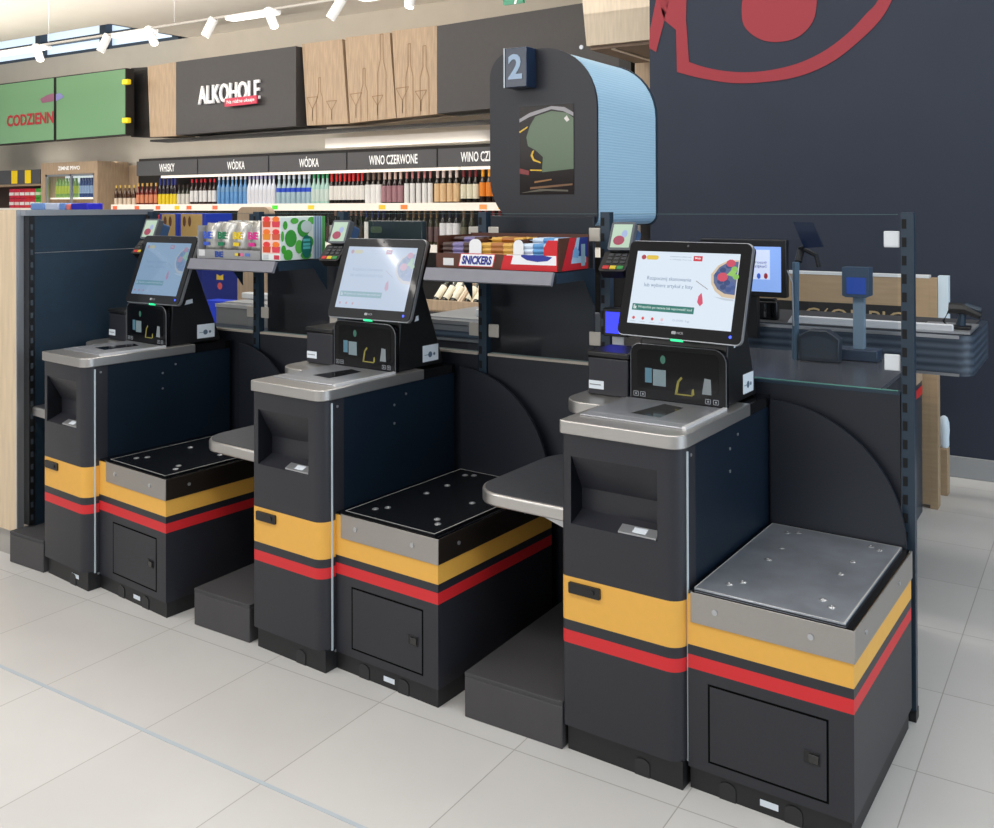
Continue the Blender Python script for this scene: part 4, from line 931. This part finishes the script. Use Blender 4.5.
MB().box(-.53,.47,cy0+.02,cy1-.02,cz1+.0005,cz1+.004).build('belt', mat('belt_dark',(52,54,58),.6), t)
MB().box(.3,.49,cy0+.02,cy0+.3,cz1+.004,cz1+.012).build('end_plate', M['alu'], t)
a = at(801,334,1.72); b = at(957,345,1.72)
tag(MB().prism([(-.20,1.53,cz1+.0045),(.43,1.53,cz1+.0045),(.43,1.56,cz1+.0045),(-.20,1.56,cz1+.0045)],[(-.18,1.53,cz1+.036),(.43,1.53,cz1+.036),(.43,1.55,cz1+.036),(-.18,1.55,cz1+.036)]).build('guide_rail', mat('bright_rail',(206,208,212),.4), bevel=.004, origin=(0,1.54,cz1)), 'long pale guide rail lying along the conveyor top', 'rail')
a = at(748,330,1.72); b = at(800,331,1.72)
t = thing('product_divider', 'white bar on the conveyor left of the display pole', 'divider bar', at(775,328,1.72))
MB().box(-.62,-.40,1.66,1.70,cz1+.0045,cz1+.03).build('bar', M['white'], t, bevel=.006)
# handheld scanner in a cradle at the conveyor end
t = thing('handheld_scanner', 'black handheld scanner on a bent cradle at the conveyor end', 'scanner', (.38,1.62,cz1+.012))
a = at(956,320,1.6)
MB().box(a.x-.02,a.x+.05,1.58,1.64,cz1+.0125,cz1+.025).build('base', M['black'], t, bevel=.003)
MB().tube([(a.x+.015,1.61,cz1+.025),(a.x+.02,1.61,cz1+.07),(a.x+.0,1.605,cz1+.1)], [.018,.014,.012]).build('neck', M['blueg'], t)
q = [at(949,308,1.6), at(965,309,1.6), at(981,316,1.6)]
MB().tube(q, [.022,.02,.014]).build('scanner_body', M['black'], t)
MB().tube([q[1]+Vector((0,0,.012)), q[2]+Vector((0,0,.02))], [.012,.012]).build('handle', M['blueg'], t)
MB().tube([q[0]+Vector((-.0,0,-.01)), q[0]+Vector((-.02,0,-.05)), q[0]+Vector((0,0,-.08)), q[0]+Vector((.03,.0,-.09))], .004).build('cable', M['black'], t)
# brown rear partition with lettering band
BYp = 2.66
zt = at(801,274,BYp).z; xr = at(929,275,BYp).x
t = thing('checkout_partition', 'brown board partition with a black lettered band behind the conveyor', 'partition', (-.35,BYp,0))
MB().box(-1.3,xr,BYp,BYp+.06,.02,zt).build('board', M['woodb'], t)
b0_, b1_ = at(801,322,BYp).z-.25, at(801,301,BYp).z
bx1 = at(917,300,BYp).x
MB().box(-1.0,bx1-.02,BYp-.004,BYp-.0005,b0_,b1_).build('black_band', M['fblack'], t)
MB().box(-1.3,xr,BYp-.002,BYp+.062,zt+.0005,zt+.014).build('white_top_edge', M['white'], t)
l0, l1 = at(805,318,BYp), at(905,318,BYp)
text('band_lettering', 'C(OUPIC', YF(BYp-.004), l0.x, l1.x, b1_-.13, b1_-.03, cm((190,164,120)), t, .0, .002)
MB().box(xr+.0005,xr+.036,BYp,BYp+.08,0,at(801,274,BYp).z).build('edge_post', M['woodb'], t)
MB().box(xr+.038,xr+.085,BYp+.02,BYp+.08,.80,zt+.012).build('white_end_panel', M['foam'], t)
tag(MB().box(xr+.0,xr+.047,BYp+.25,BYp+.32,.0,.24).build('cardboard_box', M['woodb'], bevel=.004, origin=(xr+.08,BYp+.28,0)), 'narrow brown cardboard box on the floor by the navy wall', 'box')
fo = MB().lathe([(.02,0),(.026,.012),(.025,.05),(.028,.09),(.026,.13),(.018,.155),(.006,.163)], (xr+.024,BYp+.285,.241), 10).build('foam_bag', M['foam'], origin=(xr+.024,BYp+.285,.241)); tag(fo, 'white plastic bag standing on the narrow cardboard box', 'bag')
# checkout display, tablet on pole, keyboard block, reader, pole display
def on(u,v,y): return at(u,v,y)
y = 1.42
a, b = on(700,294,y), on(786,240,y)
t = thing('checkout_monitor', 'lit blue checkout monitor seen right of the nearest kiosk monitor', 'monitor', (a.x/2+b.x/2,y,a.z))
MB().box(a.x,b.x,y,y+.04,a.z,b.z).build('housing', M['black'], t, bevel=.004)
s0, s1 = on(704,289,y-.001), on(781,247,y-.001)
MB().flat(YF(y), rect(s0.x,s1.x,s0.z,s1.z), .0015).build('screen', M['screen2'], t)
p0_, p1_ = on(752,279,y), on(770,250,y); MB().flat(YF(y), rect(p0_.x-.06,p1_.x,p0_.z,p1_.z), .002).build('screen_panel', cm((214,222,246),.3,.6), t)
q0_, q1_ = on(753,268,y), on(767,261,y); text('screen_text', 'Proszę\ncząkać', YF(y), q0_.x,q1_.x,q0_.z,q1_.z, cm((80,96,150)), t, 0, .003)
for px, c in ((759,(70,110,220)),(766,(170,50,60))): q_ = on(px,276,y); MB().flat(YF(y), disc(q_.x,q_.z,.008,10,.012), .003).build('screen_icon', cm(c,.4,.3), t)
MB().tube([((a.x+b.x)/2+.1,y+.03,a.z-.0005),((a.x+b.x)/2+.1,y+.045,.945)], .015).build('stand', M['black'], t) if False else MB().box((a.x+b.x)/2,(a.x+b.x)/2+.06,y+.005,y+.04,cz1-.05,a.z-.0005).build('stand', M['black'], t)
y = 1.10
a = on(799,326,y); t = thing('tablet_pole', 'tilted dark tablet on a grey pole behind the glass', 'tablet stand', (a.x,y,.9445))
MB().tube([(on(795,300,y).x,y,.9445),(on(796,260,y).x,y,on(795,262,y).z)], .0125).build('pole', mat('pole_grey',(76,100,120),.4), t)
MB().tube([(on(789,270,y).x,y-.02,on(790,270,y).z),(on(794,282,y).x,y-.022,on(790,282,y).z),(on(795,325,y).x,y-.018,on(790,325,y).z)], .003).build('cable', M['alu'], t)
q = [on(793,222,y),on(812,222.5,y),on(823,247,y),on(804,248,y)]
MB().prism([p+Vector((0,.015,0)) for p in q],[p for p in q]).build('tablet', mat('tablet_dark',(22,34,58),.12,coat=.5), t)
MB().tube([on(796,262,y)+Vector((0,.03,0)), on(797,250,y)+Vector((0,.05,0)), on(806,240,y)+Vector((0,.03,0))], .014).build('bracket', M['black'], t)
MB().tube([on(800,250,y)+Vector((0,.05,0)), on(812,256,y)+Vector((0,.05,0)), on(815,268,y)+Vector((0,.05,0))], .009).build('lever', M['black'], t)
y = 1.6
a, b = on(744,326,y), on(777,299,y); zb_ = cz1+.0045
t = thing('cash_drawer_printer', 'black ridged printer block under the checkout monitor', 'printer', ((a.x+b.x)/2,y,zb_))
MB().box(a.x-.04,b.x,y,y+.04,zb_,b.z-.012).build('body', M['black'], t, bevel=.006)
mb = MB()
for k in range(6): x = a.x-.03+k*(b.x-a.x+.04)/6.2; mb.box(x,x+.012,y-.004,y-.0005,zb_+.01,b.z-.02)
mb.build('ribs', M['blackgl'], t)
MB().box(a.x-.03,b.x-.01,y+.005,y+.035,b.z-.0115,b.z).build('lid', M['black'], t, bevel=.003)
y = 1.08
a, b = on(799,363,y), on(838,331,y)
rd = MB().yprism([(a.x,.9445),(b.x,.9445),(b.x+.004,b.z-.03),((a.x+b.x)/2+.03,b.z-.002),((a.x+b.x)/2-.03,b.z-.002),(a.x-.004,b.z-.025)], y, y+.05)
t = thing('card_reader', 'dark rounded reader box standing on the counter behind glass', 'card reader', ((a.x+b.x)/2,y,.9445))
rd.build('body', mat('reader_dark',(44,52,62),.4), t, bevel=.004)
MB().flat(YF(y), [(a.x+.012,.958),(b.x-.01,.958),(b.x-.006,b.z-.04),((a.x+b.x)/2,b.z-.02),(a.x+.008,b.z-.036)], .0006).build('front_plate', mat('reader_plate',(56,64,74),.5), t)
y = 1.18
a, b = on(846,357,y), on(864,357,y)
t = thing('pole_display', 'grey pole carrying a small blue lit display box', 'pole display', ((a.x+b.x)/2,y,.9445))
MB().box(a.x-.03,b.x+.05,y-.02,y+.06,.9445,.985).build('base', mat('base_navy',(40,58,80),.4), t, bevel=.004)
MB().box(on(853,330,y).x,on(864,330,y).x,y,y+.03,.9855,on(858,298,y).z).build('pole', mat('pole_blue',(120,142,160),.35), t)
h0, h1 = on(842,297,y-.02), on(869,268,y-.02)
hd = MB().yprism([(h0.x,h0.z+.006),(h0.x+.012,h0.z),(h1.x-.012,h0.z),(h1.x,h0.z+.006),(h1.x,h1.z),(h0.x,h1.z)], y-.02, y+.04).build('display_box', mat('display_box_blue',(56,76,98),.35), t)
MB().flat(YF(y-.02), rect(h0.x+.016,h1.x-.01,h0.z+.012,h1.z-.035), .001).build('display', mat('display_blue_dim',(40,70,150),.25,emit=.3), hd)
# ---- middle and left staffed checkouts glimpsed between posts
def back_conveyor(x0, x1, y0, z0, z1, label, prod=False):
    t = thing('conveyor', label, 'conveyor', ((x0+x1)/2,y0+.3,0))
    MB().box(x0,x1,y0,y0+.6,0,z0-.002).build('cabinet', M['anth'], t)
    MB().box(x0,x1,y0-.01,y0+.6,z0,z1).build('side', mat('conveyor_grey',(112,116,120),.45), t, bevel=.004)
    MB().box(x0,x1,y0-.016,y0-.0105,z1-.018,z1).build('top_rail', M['alu'], t)
    MB().box(x0,x1,y0-.016,y0-.0105,z0+.02,z0+.05).build('middle_rail', M['conv'], t)
    MB().box(x0,x1,y0+.05,y0+.5,z1+.0005,z1+.004).build('belt', mat('belt_light',(150,150,150),.6), t)
    return t
c2a, c2b = at(425,318,1.3), at(475,345,1.3)
back_conveyor(-1.95,-1.26,1.3,c2b.z+.01,c2a.z,'grey conveyor seen between the middle monitor and the slotted post')
tag(MB().box(-1.7,-1.5,1.45,1.6,.967,1.0).build('white_box', M['white'], bevel=.004, origin=(-1.6,1.5,.967)), 'white box lying on the middle conveyor', 'box')
back_conveyor(-3.36,-2.55,1.3,.80,.96,'grey conveyor seen between the farthest kiosk and the slotted post')
tag(MB().box(-3.4,-2.6,1.5,1.56,.966,1.0).build('guide_rail', M['white'], bevel=.004, origin=(-3,1.5,.966)), 'white guide rail on the left conveyor', 'rail')
# rear of a checkout monitor above the middle kiosk
y = 1.15
a, b = at(368,262,y), at(422,221,y)
t = thing('checkout_monitor', 'dark back of a checkout monitor above the middle kiosk screen', 'monitor', ((a.x+b.x)/2,y,a.z-.25))
MB().box(a.x,b.x,y,y+.035,a.z-.02,b.z).build('housing', mat('monitor_dark',(44,58,62),.15,coat=.4), t, bevel=.004)
c_ = at(374,229,y); MB().flat(YF(y), rrect(c_.x-.02,c_.x+.05,c_.z-.018,c_.z+.012,.01), .001).build('maker_badge', cm((70,90,66)), t)
MB().box((a.x+b.x)/2-.03,(a.x+b.x)/2+.03,y+.005,y+.03,0,a.z-.021).build('stand', M['black'], t)
# oak divider board with rounded top, navy device and boxes at the left gap
y = 1.75
a, b = at(237.5,300,y), at(270,207,y)
t = thing('oak_divider', 'oak divider board with a rounded top behind the silver snack bags', 'divider panel', ((a.x+b.x)/2,y,0))
MB().yprism(rrect(a.x,b.x,0,b.z,[0,0,.05,.05],6), y, y+.04).build('board', M['wood'], t)
c0_, c1_ = at(250,232,y), at(264,214,y); MB().box(c0_.x,c1_.x+.1,y-.006,y-.0005,c0_.z,c1_.z).build('dark_plate', M['blueg'], t)
y = 2.4
def carton(u0,u1,v0,v1,y,d,c,name,label,cat,grp=None):
    a, b = at(u0,v1,y), at(u1,v0,y)
    o = thing(name, label, cat, ((a.x+b.x)/2,y,a.z), grp)
    MB().box(a.x,b.x,y,y+d,a.z,b.z).build('box', cm(c), o, bevel=.004); return o, a, b
# low stand that carries them
a, b = at(150,300,y), at(203,300,y)
st = thing('promo_stand', 'dark low stand carrying the boxed sweets behind the far monitor', 'stand', ((a.x+b.x)/2,y,0))
top = at(190,246,y).z
MB().box(a.x,b.x+.02,y-.02,y+.34,0,top-.001).build('body', cm((24,40,120)), st)
o_, a, b = carton(150.5,158.5,215,246,y,.25,(206,50,50),'sweets_box','red sweets box behind the far terminal','box')
F = YF(y); MB().flat(F, disc((a.x+b.x)/2,(a.z+b.z)/2,.03,12,.05), .001).build('picture', cm((70,40,40)), o_)
for k,(u0,u1) in enumerate(((159.5,178),(178.5,205))):
    o_, a, b = carton(u0,u1,213.5,246,y,.25,(30,60,180),'sweets_box',['blue sweets box with tan praline picture beside the red box','blue sweets box with tan praline picture left of the silver bags'][k],'box','blue boxes of sweets')
    MB().flat(F, rect(a.x+.03,b.x-.03,a.z+.06,b.z-.004), .001).build('picture', cm((206,170,104)), o_)
    for i in range(2): MB().flat(F, disc(a.x+.07+i*.06,b.z-.06,.018,10,.04), .0016).build('praline', cm((110,66,40)), o_)
y2 = 2.2
o_, a, b = carton(204,230,212,300,y2,.12,(34,66,214),'blue_display_stand','tall royal blue display stand with small crest behind the silver bags','display stand')
o_.location.z = 0
MB().box(a.x,b.x,y2+.001,y2+.119,.0,a.z-.001).build('lower_box', cm((34,66,214)), o_)
c_ = at(220,286,y2); MB().flat(YF(y2), disc(c_.x,c_.z,.025,12), .001).build('crest', cm((214,90,90)), o_)
c_ = at(220,277,y2); MB().flat(YF(y2), [(c_.x-.035,c_.z-.02),(c_.x+.035,c_.z-.02),(c_.x+.035,c_.z+.02),(c_.x,c_.z+.008),(c_.x-.035,c_.z+.02)], .001).build('crown', cm((226,190,60)), o_)
# packs peeping over the side partition
y3 = 1.6
sb = tag(MB().box(at(24,210,y3).x-.1,at(90,210,y3).x+.1,y3-.02,y3+.3,0,at(50,210,y3).z-.002).build('freezer', M['alu'], bevel=.01, origin=(-4.6,y3,0)), 'pale chest behind the side partition carrying packs', 'chest')
for k,(u0,u1,v0,c,n) in enumerate(((30,44,203,(120,160,226),'pale blue'),(44.5,58,203,(200,214,240),'white and blue'),(58.5,65,203,(110,150,222),'blue'),(65.5,70,204,(230,120,110),'coral'),(70.5,87,203,(30,30,190),'deep blue'))):
    a, b = at(u0,210,y3), at(u1,v0,y3)
    o_ = MB().box(a.x+.003,b.x-.003,y3,y3+.12,a.z,b.z).build('grocery_pack', cm(c), bevel=.008, origin=((a.x+b.x)/2,y3,a.z))
    tag(o_, n+' pack peeping over the top trim of the side partition', 'grocery pack')
# ---- hanging oak box and exit sign, upper middle
y = 4.4
a, b = at(586.5,46,y), at(660,0,y)
t = thing('hanging_box', 'pale oak box hanging beside the navy wall at the top', 'hanging fixture', (a.x+.4,y,a.z))
MB().prism([(a.x-.0,y,a.z),(a.x+1.2,y,a.z),(a.x+1.2,y+.9,a.z),(a.x,y+.9,a.z)],[(a.x-.08,y,3.6),(a.x+1.2,y,3.6),(a.x+1.2,y+.9,3.6),(a.x-.08,y+.9,3.6)]).build('oak_casing', M['woodl'], t)
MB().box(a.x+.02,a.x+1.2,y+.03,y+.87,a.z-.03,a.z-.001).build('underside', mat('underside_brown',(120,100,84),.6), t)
MB().box(a.x+.2,a.x+.24,y+.05,y+.85,a.z-.04,a.z-.031).build('batten', M['woodl'], t)
MB().box(a.x+.1,a.x+.14,y+.4,y+.44,3.6005,ZC).build('hanger', M['black'], t)
y = 5.4
a, b = at(635,92,y), at(660,58,y)
tag(MB().box(a.x,b.x+.2,y,y+.1,a.z,ZC).build('oak_board', M['wood'], origin=(a.x,y,a.z)), 'oak board hanging beside the navy wall edge behind the pale box', 'board')
a, b = at(619,84,y), at(631,57,y)
tag(MB().box(a.x,b.x,y,y+.1,a.z,ZC).build('cable_duct', M['fblack'], origin=(a.x,y,a.z)), 'black upright duct left of the oak board below the pale box', 'duct')
y = 4.2
a, b = at(503,5,y), at(523,-3,y)
t = thing('exit_sign', 'green emergency exit sign at the top edge beneath the ceiling', 'sign', ((a.x+b.x)/2,y,a.z))
MB().box(a.x,b.x,y,y+.03,a.z,b.z).build('panel', cm((20,110,80),.4,.3), t)
q0_, q1_ = at(514,4,y), at(521,-1,y)
MB().flat(YF(y), [(q0_.x,q0_.z),(q0_.x+.02,q0_.z),(q0_.x+.03,q1_.z),(q0_.x+.01,q1_.z)], .001).build('running_figure', M['white'], t)
MB().tube([((a.x+b.x)/2,y+.015,b.z),((a.x+b.x)/2,y+.015,ZC)], .004).build('hanger', M['white'], t)
# ---- track with spotlights
TY = 3.68; TZ = 3.2
def tp(u, v): 
    d = FW + RT*(u-CX)/FPX - UP*(v-CY)/FPX; return CAM + d*((TZ-CAM.z)/d.z)
trk = thing('lighting_track', 'long white lighting track hanging below the ceiling', 'track', (-7,TY,TZ))
MB().box(-13,-2.5,TY-.011,TY+.011,TZ+.06,TZ+.08).build('rail', mat('track_white', (130,126,120), .6), trk)
for x in (-11.5,-9,-6.9,-4.6): MB().tube([(x,TY,TZ+.08),(x,TY,ZC)], .0015).build('wire', M['alu'], trk)
sp = [(46,53,.12,'spotlight at the left end of the track'),(105,42,-.1,'white spotlight under the window beside the second light panel'),(152,35,.12,'white spotlight at the right end of the window'),(219,28,-.1,'white spotlight left of the lit panel above the ALKOHOLE sign'),(276,18,.1,'white spotlight right of the lit panel above the ALKOHOLE sign'),(340,8,-.12,'white spotlight above the oak boards'),(413,-3,0,'white spotlight at the top above the plain dark fascia')]
for u_, v_, lean, lab in sp:
    x = tp(u_, v_).x; t = thing('track_spotlight', lab, 'spotlight', (x,TY,TZ), 'track spotlights')
    MB().tube([(x-lean*.5,TY,TZ+.07),(x+lean*.5,TY-.02,TZ-.09)], .042, 12).build('lamp_head', M['spotw'], t)
    MB().tube([(x+lean*.5,TY-.02,TZ-.0905),(x+lean*.52,TY-.021,TZ-.094)], .036, 12).build('lens', mat('lens_lit',(255,250,240),.3,emit=2.6), t)
    MB().box(x-.015,x+.015,TY-.015,TY+.015,TZ+.05,TZ+.0595).build('mount', M['white'], t)
for u0, u1, lab in ((-20,40,'bright light panel on the track at the left edge'),(108,146,'bright light panel on the track in front of the window'),(221,268,'bright light panel on the track above the ALKOHOLE sign'),(352,398,'bright light panel on the track at the top edge')):
    x0, x1 = tp(u0,40).x, tp(u1,30).x
    xs0 = tp(u0, 56-.155*u0).x; xs1 = tp(u1, 56-.155*u1).x
    t = thing('ceiling_light', lab, 'ceiling light', ((xs0+xs1)/2,TY,TZ), 'light panels on the track')
    MB().box(xs0,xs1,TY-.05,TY+.05,TZ+.03,TZ+.0595).build('housing', M['white'], t)
    MB().box(xs0+.01,xs1-.01,TY-.045,TY+.045,TZ+.024,TZ+.0295).build('diffuser', mat('led_track',(255,250,240),.5,emit=2.6), t)
# ============================================================ LIGHT
wd = bpy.data.worlds.new('world'); SC.world = wd; wd.use_nodes = True
bg = wd.node_tree.nodes['Background']; bg.inputs['Color'].default_value = (.86,.93,1.0,1); bg.inputs['Strength'].default_value = .36
def area(name, loc, target, sx_, sy_, power, col):
    l = bpy.data.lights.new(name, 'AREA'); l.shape = 'RECTANGLE'; l.size = sx_; l.size_y = sy_; l.energy = power; l.color = col
    o = bpy.data.objects.new(name, l); COL.objects.link(o); o.location = loc
    o.rotation_euler = (Vector(target)-Vector(loc)).to_track_quat('-Z','Y').to_euler(); return o
area('aisle_light', (-1.5,-1.6,3.8), (-1.5,-1.2,0), 7, .5, 105, (1,.97,.93))
area('aisle_light', (-1.5,1.9,3.8), (-1.5,1.9,0), 7, .5, 80, (1,.97,.93))
area('store_light_and_fill', (-7,3.0,3.8), (-7,4.2,1.5), 7, .6, 120, (1,.94,.86))
area('ceiling_fill', (-8,3.2,3.05), (-8,3.2,6), 12, 3, 115, (1,.95,.88))  # unseen up-facing fill, added to brighten the ceiling
area('store_light_and_fill', (-12,2.5,3.3), (-11.5,6,1.9), 3, .5, 60, (1,.94,.86))  # added fill out of view, brightens the fridge end
area('crate_fill', (-4.9,5.75,1.0), (-4.9,5.65,.3), 1.6, .2, 7, (1,.95,.86))  # hidden fill added under the shelf to brighten the crate bottles
area('wall_fill', (-9.5,6.2,2.16), (-9.5,6.5,3), 9, .1, 16, (1,.94,.86))  # hidden fill added above the signs to brighten the wall
area('entrance_daylight', (6.5,-.6,2.2), (0,.3,.8), 5, 3, 190, (.70,.85,1))
area('front_light', (-3,-6,2.7), (-1.5,.5,.7), 7, 1.5, 112, (1,.98,.95))
# luminaire over the entrance side, the one mirrored in the middle screen
t = thing('ceiling_light', 'long lit strip luminaire over the entrance side', 'ceiling light', (-4.9,-3.3,3.7))
MB().prism([(-4.83,-2.6,3.7),(-4.76,-2.6,3.7),(-4.97,-3.95,3.7),(-5.05,-3.95,3.7)],[(-4.83,-2.6,3.705),(-4.76,-2.6,3.705),(-4.97,-3.95,3.705),(-5.05,-3.95,3.705)]).build('diffuser', mat('strip_lit',(255,250,244),.5,emit=14), t)
MB().prism([(-4.84,-2.58,3.706),(-4.75,-2.58,3.706),(-4.96,-3.97,3.706),(-5.06,-3.97,3.706)],[(-4.84,-2.58,3.76),(-4.75,-2.58,3.76),(-4.96,-3.97,3.76),(-5.06,-3.97,3.76)]).build('housing', M['white'], t)
SC.view_settings.view_transform = 'Standard'; SC.view_settings.look = 'None'; SC.view_settings.exposure = 0
